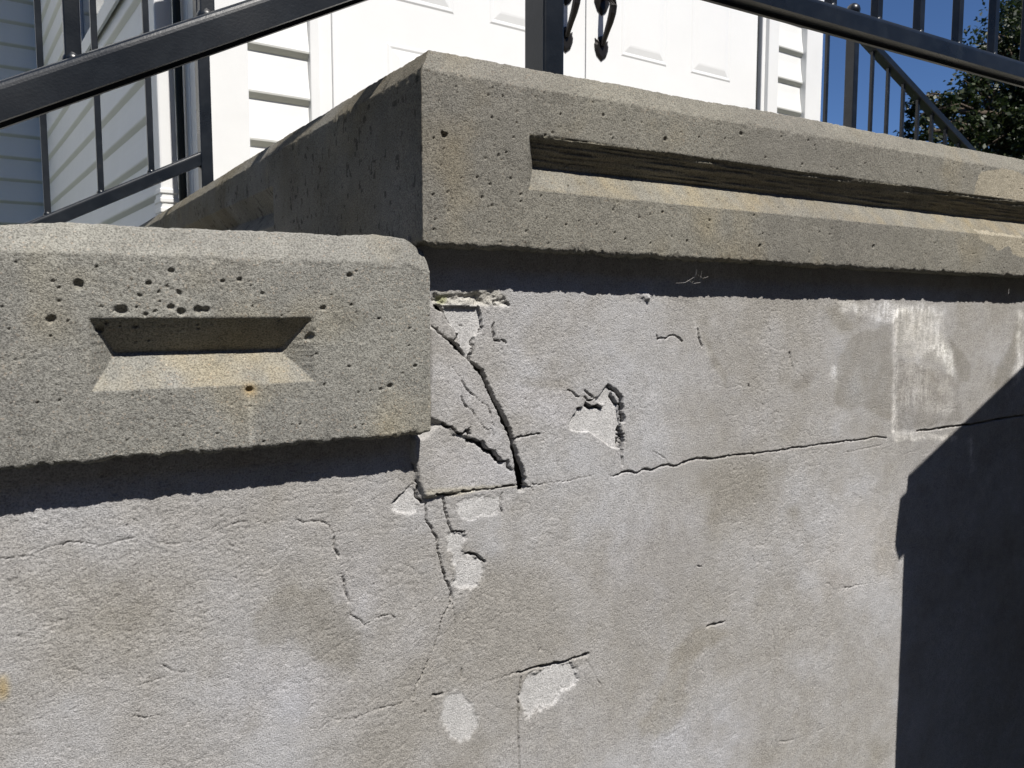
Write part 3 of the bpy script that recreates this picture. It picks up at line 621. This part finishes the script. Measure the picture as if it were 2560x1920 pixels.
def step(k, side):               # k-th tread below the landing, side -1 left, +1 right
    first = (k == 1 and side < 0)
    zt = .0715 - (k - 1) * RISE; zb = zt - .196
    if side < 0: xr = .3545 - (k - 1) * RUN - (.055 if k > 1 else 0); xl = xr - .4205
    else: xl = XR - .007 + (k - 1) * RUN; xr = xl + .4205
    yb = 2.25; Ls = yb - DS
    if first:
        fr = lin(.4205, .00095); fine = .00095
        a = sorted(set([round(1 - v / Ls, 6) for v in axis([(0, .002), (.1, .004), (.3, .02), (Ls, .05)]) if v < Ls] + [0.0, 1.0])); b = sorted(set([v / Ls for v in axis([(0, .0015), (.05, .003), (.2, .02), (Ls, .05)]) if v < Ls] + [1.0]))
    else: fr = lin(.4205, .007); fine = .006; a = [0, .3, .6, .85, .95, .99, 1.0]; b = [0, .01, .05, .2, .5, 1.0]
    path = [(xl, yb), (xl, DS), (xr, DS), (xr, yb)]
    xc = (xl + xr) / 2 + (-.0005)
    rec = (xc - .0925, xc + .0925, zb + .0595, zb + .1195, .0213, .026, .024)
    pl = []
    if first:
        pl = pits_at([(305,775,15),(428,768,9),(453,778,12),(496,775,11),(514,775,10),(365,786,7),(387,780,5),(254,767,5),(127,800,11),(198,712,12),(373,708,8),(448,732,7),(347,739,6),(430,678,7),(147,753,5),(133,703,5),(5,768,5),(557,703,6),(418,717,5),(399,754,4),(342,768,5),(253,822,10),(267,807,6),(342,815,6),(874,688,9),(598,700,7),(627,715,4),(809,770,8),(878,763,5),(779,844,10),(792,886,4),(625,974,10),(625,1016,4),(976,965,8),(952,973,5),(927,977,4),(811,962,5),(874,917,5),(1037,915,6),(656,734,5),(290,880,4),(700,800,4),(500,820,4),(560,845,3),(380,850,4),(750,1060,4),(660,1105,5),(1000,770,3),(980,830,3)])
        pl += random_pits(420, xl, xr, zb + .01, zt - .03, .0006, .0015, 5)
    def extra(pos, C, Xg, Zp, front, S, prof):
        if not first: return
        # broken top right corner and soft dips along the nosing
        ins_ = prof[:, 0][:, None]; tt = np.clip((Xg - xl) / (xr - xl), 0, 1)
        pos[..., 0] += np.where(S[None] == 2, ins_, np.where(front, ins_ * tt, 0)) * .92
        e = np.clip((Xg - (xr - .026)) / .026, 0, 1.2); pos[..., 2] -= .0105 * sstep(.1, 1.0, e) * sstep(zt - .05, zt - .004, Zp)
        pos[..., 2] -= .006 * sstep(.05, -.03, Xg) * sstep(zt - .03, zt, Zp)
        pos[..., 2] += .003 * np.exp(-((Xg - (xr - .05)) / .02) ** 2) * sstep(zt - .03, zt, Zp)
        br = sstep(xr - .040, xr - .032, Xg + .004 * fbm(Xg, Zp, 120, 3, 6)) * sstep(zt - .034, zt - .022, Zp) * front
        pos[..., 1] -= br * .003 * (1 + .4 * fbm(Xg, Zp, 160, 3, 7)) * sstep(zt - .026, zt - .008, Zp); C *= 1 - (.05 * br)[..., None]
        # rust halo and lime run under the tie hole
        p = at_y(625, 974, DS); d = np.hypot(Xg - p[0], Zp - p[2])
        C *= 1 + ((np.exp(-(d / .006) ** 2) * front)[..., None]) * (np.array([1.35, 1.1, .75]) - 1)
        run = np.exp(-((Xg - p[0] - .001 * fbm(Xg, Zp, 60, 2, 2)) / .0022) ** 2) * sstep(p[2], p[2] - .006, Zp) * front; C *= 1 + .35 * run[..., None]
    pos, C = slab_mesh('step', path, [a, fr, b], zb, zt, fine, 1, rec, pl, (.264, .259, .236), 40 + k + (20 if side > 0 else 0), 0, extra, .0003)
    o = slab_object('step_slab', pos, C, origin=((xl + xr) / 2, 1.45, 0))
    word = ['topmost', 'second', 'third', 'fourth', 'fifth', 'sixth', 'seventh', 'bottom'][k - 1]
    lab = 'grey precast concrete step with short recessed panel, just left of the landing' if first else f'{word} concrete step of the {"left" if side < 0 else "right"} flight, counted down from the landing'
    tag(o, lab, 'step', 'precast concrete steps')
for k in range(1, STEPS + 1):
    step(k, -1)
for k in range(1, STEPS + 1):
    step(k, 1)
# masonry core behind the render
mb = MB(); mb.box((XL + .06, DW + .06, .005), (XR - .06, 2.6, EYE + .05))
for k in range(1, STEPS + 1):
    mb.box((.3545 - k * RUN - .0, DW + .06, .005), (.3545 - (k - 1) * RUN - .003, 2.2, max(EYE + ZT - k * RISE - .2, .02)))
    mb.box((XR + (k - 1) * RUN + .003, DW + .06, .005), (XR + k * RUN, 2.2, max(EYE + ZT - k * RISE - .2, .02)))
o = mb.build('block_core', M_PLAIN, bpy.data.objects['stucco_wall']); o.location = (-.8, -DW, 0)

# ------------------------------------------------------------------ railings
def railing(name, Y, wy, label, level, left, right, zlev, scroll=()):
    """level: (x0, x1, balusters, posts) ; left / right: (x_post, z at post, slope, balusters) or None"""
    xb = left[0] if left else level[0]
    base = empty(name, (xb, Y, EYE + ZT)); tag(base, label, 'railing', 'wrought iron railings'); o3 = Vector((xb, Y, EYE + ZT))
    def bld(mb, nm, parent=base, bev=0, smooth=False):
        mb.v = [tuple(Vector(v) + Vector((0, 0, EYE)) - o3) for v in mb.v]; return mb.build(nm, M_BLACK, parent, smooth, bev)
    h = .030; yc = Y + wy / 2; ztop = ZT + .86; end = STEPS * RUN - .25; bw = .0066
    def channel(wd, hh, t=.006, dep=.005, r=.003):     # inverted U section
        a, b_ = wd / 2, hh / 2
        return [(-a, -b_), (-a + t, -b_), (-a + t, -b_ + dep), (a - t, -b_ + dep), (a - t, -b_), (a, -b_)] + [(a - .008 + .008 * math.cos(q), b_ - .008 + .008 * math.sin(q)) for q in np.linspace(0, math.pi / 2, 6)] + [(-a + .008 - .008 * math.sin(q), b_ - .008 + .008 * math.cos(q)) for q in np.linspace(0, math.pi / 2, 6)]
    def rail(p, q, prof, nm): mb = MB(); mb.sweep([p, q], prof); return bld(mb, nm)
    def post(x, zf, zt_):
        mb = MB(); mb.box((x - .014, Y - .004, zf), (x + .014, Y + .039, zt_)); pp = bld(mb, 'post', bev=.0025)
        c = Vector((x, Y + .019, zt_)); prf = [(0, .016), (.006, .022), (.012, .012), (.02, .018), (.03, .025), (.042, .027), (.055, .023), (.064, .012), (.067, .002)]
        mb = MB(); mb.tube([(c.x, c.y, c.z + z) for z, r in prf], [r for z, r in prf], 14); bld(mb, 'cap', pp, smooth=True)
        mb = MB(); mb.box((x - .026, Y - .008, zf), (x + .026, Y + .046, zf + .005)); bld(mb, 'foot_plate', pp)
    def bal(x, z0, z1):
        mb = MB(); mb.box((x - bw, yc - bw, z0), (x + bw, yc + bw, z1)); b = bld(mb, 'baluster', bev=.0012)
        mb = MB(); mb.tube([(x, yc, z0 - .001), (x, yc, z0 + .004), (x, yc, z0 + .008)], [.0098, .0088, .0067], 8); bld(mb, 'weld', b, smooth=True)
    if level:
        x0, x1, bl, posts = level
        rail((x0, yc, zlev - h / 2), (x1, yc, zlev - h / 2), channel(wy, h), 'bottom_rail'); rail((x0, yc, ztop), (x1, yc, ztop), rectprof(.042, .03), 'top_rail')
        for x in bl: bal(x, zlev - .001, ztop - .012)
        for x, zc in posts: post(x, ZT + .0005, zc)
    for side, fl in ((-1, left), (1, right)):
        if not fl: continue
        xp, zp, slp, bl = fl; hc = h / math.cos(math.atan(slp)); xe = xp + side * end
        zb_ = lambda x: zp - slp * abs(x - xp); zt_ = lambda x: ztop - slp * abs(x - xp)
        p, q = (xp, yc, zb_(xp) - hc / 2), (xe, yc, zb_(xe) - hc / 2)
        if side < 0: p, q = q, p
        rail(p, q, channel(wy, h), 'bottom_rail')
        p, q = (xp, yc, ztop), (xe, yc, zt_(xe)); rail(p, q, rectprof(.042, .03), 'top_rail')
        for x in bl: bal(x, zb_(x) - .003, zt_(x) - .014)
        kk = math.floor((XL - xe) / RUN) + 1 if side < 0 else math.floor((xe - XR) / RUN) + 1
        post(xe, ZT - kk * RISE, zt_(xe) + .03)
        for xc in (scroll if side < 0 else ()):
            pts = []
            for i in range(44):
                t = i / 43; a_ = -math.pi / 2 + t * 2.55 * math.pi; r_ = .030 * (1 - .70 * t); pts.append((xc + r_ * math.cos(a_) * .95, yc, zb_(xc) + .034 + r_ * math.sin(a_)))
            mb = MB(); mb.sweep(pts, [(-.006, -.0028), (.006, -.0028), (.006, .0028), (-.006, .0028)], up=(0, 1, 0)); bld(mb, 'scroll')
        if not level and side < 0: post(xp, ZT + .0005, ztop + .03)
    return base
S1 = .1096
railing('iron_railing', .80, .036, 'black iron railing in front, its thick bottom rail seen from below', (.545, 2.86, [1.055 + i * S1 for i in range(-4, 17)], [(.545, ZT + .89), (2.86, ZT + .92)]),
        (.545, .1893 + .509 * .545, .509, [.167 - .112 * i for i in range(-2, 26)]), (2.86, .4475, .509, [2.97 + S1 * i for i in range(25)]), .4475, [.214])
railing('iron_railing', 2.115, .030, 'thin black iron stair railing at left, in front of the white corner board', None, (.4223, .1782 + .5136 * .4223, .5136, [.2977 - .1097 * i for i in range(26)]), None, .394)
railing('iron_railing', 2.115, .030, 'thin black iron railing at right with ball topped post and sloping handrail', (2.62, 2.8915, [2.7363], [(2.8915, 1.145)]), None, (2.8915, .394, .4624, [3.018 + .1064 * i for i in range(25)]), .394)

# ------------------------------------------------------------------ the church
CR, CN = 1.9, 2.22
CO = RC * CR + NC * CN
church = empty('white_church', (CO[0], CO[1], 0), TH)
tag(church, 'white clapboard church with panelled double doors behind the landing', 'church')
class CB(MB):                    # builder in church coordinates: r along the front, n into the building, z above eye
    def go(s, nm, M, parent=church, smooth=False, bevel=0):
        s.v = [(v[0] - CR, v[1] - CN, v[2] + EYE) for v in s.v]; return s.build(nm, M, parent, smooth, bevel)
rl, rr_, nm_ = .588, 3.209, 5.5
# wall cores, set back from the boards
def core(a, b, nm='wall'):
    c = CB(); c.box(a, b); return c.go(nm, M_SIDING)
core((rl + .02, 2.245, -.25), (.93, 2.40, 3.0)); core((2.86, 2.245, -.25), (rr_ - .02, 2.40, 3.0)); core((.93, 2.245, 2.36), (2.86, 2.40, 3.0))
core((rl + .02, 2.40, -.25), (rl + .12, nm_ + .02, 3.0)); core((rr_ - .12, 2.40, -.25), (rr_ - .02, nm_ + .02, 3.0))
core((-3.2, nm_ + .02, -.25), (7.0, nm_ + .2, 4.6))
f = core((rl + .01, 2.23, -EYE), (rr_ - .01, nm_, -.25), 'foundation'); f.data.materials.clear(); f.data.materials.append(M_PLAIN)
f = core((-3.2, nm_ + .01, -EYE), (7.0, nm_ + .2, -.25), 'foundation'); f.data.materials.clear(); f.data.materials.append(M_PLAIN)
# siding boards
EXP = .125
def board_mesh(L_):
    prof = [(.004, -.001), (.010, .006), (.0155, .013), (.0165, .018), (.0155, .024), (.0095, .060), (.006, .09), (.0035, EXP + .0005), (.0, EXP + .0005), (.0, -.001)]
    mb = MB(); n = len(prof)
    for x in (0, L_):
        for a, z in prof: mb.v.append((x, -a, z))
    for j in range(n): k = (j + 1) % n; mb.f.append((j, k, n + k, n + j))
    mb.f += [tuple(range(n)), tuple(reversed(range(n, 2 * n)))]
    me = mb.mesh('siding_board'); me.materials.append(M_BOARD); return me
def courses(x0, n0, L_, z0, z1, rot=0):
    me = board_mesh(L_); z = z0; k = 0
    while z < z1:
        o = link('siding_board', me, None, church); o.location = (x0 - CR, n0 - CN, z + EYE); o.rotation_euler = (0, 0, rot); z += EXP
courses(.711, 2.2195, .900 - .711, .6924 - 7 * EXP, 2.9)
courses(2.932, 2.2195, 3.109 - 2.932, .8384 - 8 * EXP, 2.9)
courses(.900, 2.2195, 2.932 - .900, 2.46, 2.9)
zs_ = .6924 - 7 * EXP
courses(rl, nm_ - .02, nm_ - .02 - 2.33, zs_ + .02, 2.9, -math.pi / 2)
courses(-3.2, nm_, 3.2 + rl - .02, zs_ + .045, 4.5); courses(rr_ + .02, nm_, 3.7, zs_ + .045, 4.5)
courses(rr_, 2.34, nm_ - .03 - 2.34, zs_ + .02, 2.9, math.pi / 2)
# corner boards, J trims, door casing
def trim(a, b, nm='trim', M=M_TRIM, bev=.003):
    c = CB(); c.box(a, b); return c.go(nm, M, bevel=bev)
trim((rl - .012, 2.186, -.25), (.711, 2.240, 2.98), 'corner_board'); trim((rl - .013, 2.2405, -.25), (rl + .018, 2.395, 2.98), 'corner_board')
trim((3.109, 2.186, -.25), (rr_ + .012, 2.240, 2.98), 'corner_board'); trim((rr_ - .018, 2.2405, -.25), (rr_ + .013, 2.33, 2.98), 'corner_board')
trim((.886, 2.196, ZT - .0), (.912, 2.240, 2.44), 'door_casing'); trim((.9125, 2.226, ZT), (.962, 2.2445, 2.36), 'door_jamb')
trim((2.844, 2.212, ZT), (2.866, 2.2445, 2.36), 'door_jamb'); trim((2.8665, 2.196, ZT), (2.932, 2.240, 2.44), 'door_casing')
trim((.912, 2.196, 2.36), (2.8665, 2.240, 2.44), 'door_head')
trim((2.8215, 2.234, ZT), (2.8435, 2.2445, 2.36), 'door_seal', M_DARK, 0); trim((1.890, 2.248, ZT), (1.907, 2.262, 2.36), 'door_seal', M_DARK, 0)
trim((.96, 2.205, ZT - .03), (2.86, 2.30, ZT + .02), 'threshold', M_PLAIN, .004)
trim((rl - .02, nm_ - .02, -.25), (rl + .06, nm_ + .02, 3.0), 'corner_board')
# doors with raised panels and handle sets
def door(r0, r1, rc, rh):
    c = CB(); c.box((r0, 2.22, ZT + .022), (r1, 2.262, 2.357)); d = c.go('door', M_DOOR, bevel=.002)
    for (z0, z1) in ((ZT + .24, .787), (.912, 1.50), (1.62, 2.13)):
        for (a, b) in ((rc - .2975, rc - .0655), (rc + .0655, rc + .2975)):
            rings = [(0, 0.0), (.006, .0022), (.010, .0022), (.016, .0006), (.038, .0042), (.044, .0046)]
            c = CB()
            for ins, pr in rings:
                n = 2.22 - pr if pr else 2.2202
                c.v += [(a + ins, n, z0 + ins), (b - ins, n, z0 + ins), (b - ins, n, z1 - ins), (a + ins, n, z1 - ins)]
            for i in range(len(rings) - 1):
                for j in range(4): k = (j + 1) % 4; c.f.append((4 * i + j, 4 * i + k, 4 * i + 4 + k, 4 * i + 4 + j))
            e = 4 * (len(rings) - 1); c.f.append((e, e + 1, e + 2, e + 3)); c.go('panel', M_DOOR, d)
    # handle: heart plate, bowed grip, thumb latch
    c = CB(); z0 = .878
    out = [(0, 0), (.011, .013), (.0155, .03), (.0165, .043), (.0145, .050), (.0155, .060), (.010, .055), (.006, .066), (0, .070)]
    outl = out + [(-x, z) for x, z in reversed(out[1:-1])]; n = len(outl)
    for dn, sc in ((.0, 1), (.003, 1), (.007, .72)):
        c.v += [(rh + x * sc * 1.95, 2.2199 - dn, z0 + .042 + (z - .035) * 1.22 * sc) for x, z in outl]
    for i in (0, 1):
        for j in range(n): k = (j + 1) % n; c.f.append((n * i + j, n * i + k, n * i + n + k, n * i + n + j))
    c.f.append(tuple(range(2 * n, 3 * n)))
    gp = [(2.212, .050), (2.204, .066), (2.190, .092), (2.174, .120), (2.163, .146), (2.158, .168), (2.162, .188), (2.176, .203), (2.196, .210), (2.216, .212)]
    c.tube([(rh, n_, z0 + z_) for n_, z_ in gp], [.0085, .009, .0105, .0125, .0135, .0135, .013, .012, .011, .011], 12)
    zt2 = z0 + .163
    pl2 = [(0, 0), (.011, .014), (.018, .036), (.018, .062), (.011, .088), (.004, .102), (0, .106)]; ol = pl2 + [(-x, z) for x, z in reversed(pl2[1:-1])]; n = len(ol); b0 = len(c.v)
    for dn, sc in ((.0, 1), (.004, 1), (.009, .7)): c.v += [(rh + x * sc * 1.9, 2.2199 - dn, zt2 + .05 + (z - .05) * sc * 1.2) for x, z in ol]
    for i in (0, 1):
        for j in range(n): k = (j + 1) % n; c.f.append((b0 + n * i + j, b0 + n * i + k, b0 + n * i + n + k, b0 + n * i + n + j))
    c.f.append(tuple(range(b0 + 2 * n, b0 + 3 * n)))
    c.tube([(rh, 2.212, zt2 + .085), (rh, 2.185, zt2 + .080), (rh, 2.165, zt2 + .088), (rh, 2.16, zt2 + .094)], [.006, .007, .012, .008], 10)
    c.go('door_handle', M_BRONZE, d, smooth=False)
door(.9625, 1.8955, 1.4295, 1.806); door(1.8995, 2.8210, 2.3605, 1.968)
# window in the side wall, downspout, thin dark upright beside the corner board
nw, zw = at_r(214, 100, rl - .02)
c = CB(); c.box((rl - .030, nw - 1.15, zw - .06), (rl - .019, nw + .10, zw - .0)); wn = c.go('window', M_TRIM, bevel=.002)
c = CB(); c.box((rl - .026, nw - 1.05, zw), (rl - .020, nw + .02, zw + .98)); c.go('pane', M_GLASS, wn)
for a, b in (((rl - .034, nw + .0205, zw), (rl - .019, nw + .10, zw + 1.06)), ((rl - .034, nw - 1.15, zw), (rl - .019, nw - 1.0505, zw + 1.06)), ((rl - .034, nw - 1.05, zw + .98), (rl - .019, nw + .02, zw + 1.06)), ((rl - .031, nw - .53, zw), (rl - .0265, nw - .50, zw + .98))):
    c = CB(); c.box(a, b); c.go('frame', M_TRIM, wn, bevel=.002)
c = CB(); c.box((.513, 2.320, .02), (.558, 2.385, 2.9)); ds = c.go('downspout', M_TRIM, bevel=.005)
for z in (.262, .288, .312, 1.9):
    c = CB(); c.box((.5105, 2.317, z), (.5605, 2.388, z + .013)); c.go('strap', M_TRIM, ds, bevel=.002)
c = CB(); c.tube([(rl - .027, 2.285, -.2), (rl - .028, 2.287, .6), (rl - .026, 2.284, 1.4), (rl - .027, 2.285, 2.8)], .010, 8); c.go('dark_upright', M_DARK, smooth=True)
# roof of the porch and the nave, for the skyline above the doors
c = CB(); mid_ = (rl + rr_) / 2
for s in (-1, 1):
    e = mid_ + s * (rr_ - rl) / 2 + s * .30  # unseen eave, made wide to throw shade on the nave's front wall
    c.add([(e, 2.12, 2.80), (mid_, 2.12, 3.95), (mid_, nm_, 3.95), (e, nm_, 2.80), (e, 2.12, 2.86), (mid_, 2.12, 4.01), (mid_, nm_, 4.01), (e, nm_, 2.86)], [(0, 1, 2, 3), (7, 6, 5, 4), (0, 4, 5, 1), (3, 2, 6, 7), (0, 3, 7, 4)])
c.go('porch_roof', M_ROOF)
c = CB(); c.add([(rl, 2.24, 3.0), (rr_, 2.24, 3.0), (mid_, 2.24, 3.9)], [(0, 1, 2)]); c.add([(rl, 2.34, 3.0), (rr_, 2.34, 3.0), (mid_, 2.34, 3.9)], [(0, 2, 1)]); c.go('gable', M_SIDING)
c = CB()
for s in (-1, 1):
    e = mid_ + s * 5.4; c.add([(e, nm_ - .2, 4.4), (mid_, nm_ - .2, 8.2), (mid_, nm_ + 14, 8.2), (e, nm_ + 14, 4.4), (e, nm_ - .2, 4.5), (mid_, nm_ - .2, 8.3), (mid_, nm_ + 14, 8.3), (e, nm_ + 14, 4.5)], [(0, 1, 2, 3), (7, 6, 5, 4), (0, 4, 5, 1), (3, 2, 6, 7), (0, 3, 7, 4)])
c.go('nave_roof', M_ROOF)
c = CB(); c.add([(-3.2, nm_ + .1, 4.55), (7.0, nm_ + .1, 4.55), (mid_, nm_ + .1, 8.15)], [(0, 1, 2)]); c.go('gable', M_SIDING)

# ------------------------------------------------------------------ capped wooden screen beside the wall, right of the picture: it throws the sharp shadow
d0 = .30; ox = SUN[0] / -SUN[1] * d0; oz = SUN[2] / -SUN[1] * d0
sx, sz = 1.197 + ox, -.301 + oz; SLP = .492; scx = sx + .017
scr = empty('wooden_screen', (1.6, DW - d0, 0)); tag(scr, 'weathered wooden board screen with sloping cap, standing close to the wall at right', 'screen')
def sbuild(mb, nm): mb.v = [(v[0] - 1.6, v[1] - (DW - d0), v[2] + EYE) for v in mb.v]; return mb.build(nm, M_WOOD, scr)
mb = MB()
y0, y1 = DW - d0 - .010, DW - d0 + .006; xe = 1.98
mb.add([(sx, y0, sz - .005), (xe, y0, sz + SLP * (xe - sx)), (xe, y0, sz + SLP * (xe - sx) - .085), (sx + .006, y0, sz - .084), (sx - .006, y0, sz - .058),
        (sx, y1, sz - .005), (xe, y1, sz + SLP * (xe - sx)), (xe, y1, sz + SLP * (xe - sx) - .085), (sx + .006, y1, sz - .084), (sx - .006, y1, sz - .058)],
       [(0, 1, 2, 3, 4), (9, 8, 7, 6, 5), (0, 5, 6, 1), (1, 6, 7, 2), (2, 7, 8, 3), (3, 8, 9, 4), (4, 9, 5, 0)]); sbuild(mb, 'cap_board')
x = scx
while x < xe - .02:
    x2 = min(x + .1195, xe); zt1, zt2 = sz + SLP * (x - sx) - .004, sz + SLP * (x2 - sx) - .004
    mb = MB(); ya, yb_ = DW - d0 + .0065, DW - d0 + .022
    mb.add([(x, ya, -EYE), (x2, ya, -EYE), (x2, ya, zt2), (x, ya, zt1), (x, yb_, -EYE), (x2, yb_, -EYE), (x2, yb_, zt2), (x, yb_, zt1)], [(0, 1, 2, 3), (7, 6, 5, 4), (0, 4, 5, 1), (1, 5, 6, 2), (2, 6, 7, 3), (3, 7, 4, 0)]); sbuild(mb, 'plank')
    x = x2 + .0004

# ------------------------------------------------------------------ brick building added behind the camera, unseen, to block low sky and deepen shade
def brickm():
    M = mat('dark_brick', rough=.9); b = bsdf(M); v = coords(M); bt = N(M, 'ShaderNodeTexBrick'); bt.inputs['Scale'].default_value = 4.2
    mp = N(M, 'ShaderNodeMapping'); mp.inputs['Rotation'].default_value = (math.pi / 2, 0, 0); L(M, v, mp.inputs[0]); L(M, mp.outputs[0], bt.inputs['Vector'])
    bt.inputs['Color1'].default_value = (.13, .05, .035, 1); bt.inputs['Color2'].default_value = (.09, .04, .03, 1); bt.inputs['Mortar'].default_value = (.16, .15, .14, 1); bt.inputs['Mortar Size'].default_value = .012
    L(M, bt.outputs[0], b.inputs['Base Color']); return M
M_BRICK = brickm()
bh = empty('sky_block_building', (0, -7.5, 0)); tag(bh, 'long dark brick building added unseen behind the camera to block low sky', 'building')
mb = MB(); mb.box((-22, -9, 0), (24, 0, 6.6)); mb.build('wall', M_BRICK, bh)
mb = MB(); mb.add([(-22.4, .35, 6.62), (24.4, .35, 6.62), (24.4, -4.5, 8.6), (-22.4, -4.5, 8.6), (-22.4, -9.35, 6.62), (24.4, -9.35, 6.62), (-22.4, .35, 6.8), (24.4, .35, 6.8), (24.4, -4.5, 8.8), (-22.4, -4.5, 8.8), (-22.4, -9.35, 6.8), (24.4, -9.35, 6.8)],
    [(0, 1, 2, 3), (3, 2, 5, 4), (6, 9, 8, 7), (9, 10, 11, 8), (0, 6, 7, 1), (4, 5, 11, 10), (0, 3, 9, 6), (3, 4, 10, 9), (1, 7, 8, 2), (2, 8, 11, 5)]); mb.build('roof', M_ROOF, bh)
for zz_ in (.9, 3.9):
    for i in range(13):
        xw = -20 + i * 3.4; mb = MB(); mb.box((xw, -.02, zz_), (xw + 1.2, .05, zz_ + 1.7)); wo = mb.build('window', M_TRIM, bh, bevel=.01)
        mb = MB(); mb.box((xw + .08, .0505, zz_ + .08), (xw + 1.12, .056, zz_ + 1.62)); mb.build('pane', M_GLASS, wo)

# ------------------------------------------------------------------ trees behind the right flight
def tree(base, h, crowns, nleaf, seed, label, leaf=.075):
    g = random.Random(seed); t = empty('leafy_tree', base); tag(t, label, 'tree')
    mb = MB(); bx = Vector((0, 0, 0)); top = Vector((.3, .2, h * .62))
    trunk = [bx.lerp(top, i / 8) + Vector((.12 * math.sin(i * 1.3), .1 * math.cos(i), 0)) * (i / 8) for i in range(9)]
    mb.tube(trunk, [.24 - .018 * i for i in range(9)], 10)
    for c, r in crowns:
        c = Vector(c); st = trunk[4 + g.randrange(4)]; mid = st.lerp(c, .5) + Vector((0, 0, .3))
        mb.tube([st, st.lerp(mid, .6), mid, mid.lerp(c, .6), c], [.09, .075, .055, .035, .015], 7)
        for _ in range(7):
            d = Vector((g.gauss(0, 1), g.gauss(0, 1), g.gauss(0, .6))).normalized() * r * .95; s0 = mid.lerp(c, g.uniform(.3, 1))
            mb.tube([s0, s0.lerp(c + d, .5) + Vector((0, 0, .1)), c + d], [.025, .015, .004], 5)
    mb.build('trunk', M_BARK, t, True)
    rs = np.random.RandomState(seed); vs = []; fs = []
    tot = sum(r ** 2 for c, r in crowns)
    Vv = []
    for c, r in crowns:
        ncl = max(int(70 * min(r, 1.2)), 9); per = int(nleaf * r ** 2 / tot)
        cen = rs.normal(size=(ncl, 3)); cen /= np.linalg.norm(cen, axis=1)[:, None]; cen *= (r * (rs.rand(ncl, 1) ** .45)); cen[:, 2] *= .75; cen += np.array(c)
        k = rs.randint(0, ncl, per); sg = r * .16
        dr = rs.normal(size=(ncl, 3)); dr[:, 2] = -.5 + .4 * dr[:, 2]; dr /= np.linalg.norm(dr, axis=1)[:, None]
        off = rs.normal(size=(per, 3)) * sg * .55 + dr[k] * (rs.rand(per, 1) * 2 - .6) * sg * 1.5
        p = cen[k] + off
        a = rs.normal(size=(per, 3)); a[:, 2] = a[:, 2] * .5 - .55; a /= np.linalg.norm(a, axis=1)[:, None]
        b = np.cross(a, rs.normal(size=(per, 3))); b /= np.linalg.norm(b, axis=1)[:, None]
        ln = leaf * (.6 + .8 * rs.rand(per, 1)); wd = ln * .30
        Vv.append(np.stack([p, p + a * ln * .5 + b * wd, p + a * ln, p + a * ln * .5 - b * wd], 1))
    V = np.concatenate(Vv).astype(np.float32); n = len(V)
    me = bpy.data.meshes.new('crown'); me.vertices.add(n * 4); me.vertices.foreach_set('co', V.ravel()); me.loops.add(n * 4)
    me.loops.foreach_set('vertex_index', np.arange(n * 4, dtype=np.int32)); me.polygons.add(n); me.polygons.foreach_set('loop_start', np.arange(0, n * 4, 4, dtype=np.int32)); me.update(calc_edges=True)
    link('crown', me, M_LEAF, t)
def far(x, y, dist): d = ray(x, y); return d / (d @ fh) * dist
b = far(2700, 800, 13.0); bv = Vector((b[0], b[1], 0))
def cr(x, y, dist, r): p = far(x, y, dist); return ((p[0] - bv.x, p[1] - bv.y, p[2] + EYE), r)
tree(bv, 7.0, [cr(2480, 330, 12.6, .62), cr(2565, 265, 13, 1.0), cr(2640, 150, 13.2, 1.3), cr(2405, 345, 12.4, .42), cr(2345, 270, 12.2, .34), cr(2292, 330, 12.0, .26), cr(2280, 265, 12.0, .20), cr(2340, 395, 12.1, .30), cr(2560, 130, 13.4, .62), cr(2440, 205, 12.8, .26), cr(2395, 255, 12.6, .34), cr(2480, 110, 13.0, .22),
   cr(2700, 320, 13, 1.3), cr(2580, 470, 12.6, .8), cr(2430, 440, 12.4, .4), cr(2800, 60, 13.4, 1.6), cr(2640, 20, 13.6, .8)], 60000, 7, 'dark leafy tree against the blue sky behind the right railing')

# ------------------------------------------------------------------ wisps of cobweb under the landing
M_WEB = mat('cobweb_silk', (.55, .53, .5), .8)
def cobweb(px, py, n, seed, label):
    g = random.Random(seed); p = at_y(px, py, DW - .012); mb = MB()
    for _ in range(n):
        a = Vector((g.gauss(0, .009), g.uniform(-.012, .012), g.gauss(0, .006))); b_ = a + Vector((g.gauss(0, .016), g.gauss(0, .006), g.gauss(-.004, .009)))
        mid = (a + b_) / 2 + Vector((0, 0, -.003)); mb.tube([a, mid, b_], [.00012, .00016, .00012], 4)
    o = mb.build('cobweb', M_WEB); o.location = (p[0], p[1], p[2] + EYE); tag(o, label, 'cobweb', 'cobwebs under the landing')
cobweb(1735, 690, 14, 1, 'pale wisp of cobweb under the middle of the landing slab')
cobweb(2510, 690, 8, 2, 'pale wisp of cobweb under the landing slab at the right edge')
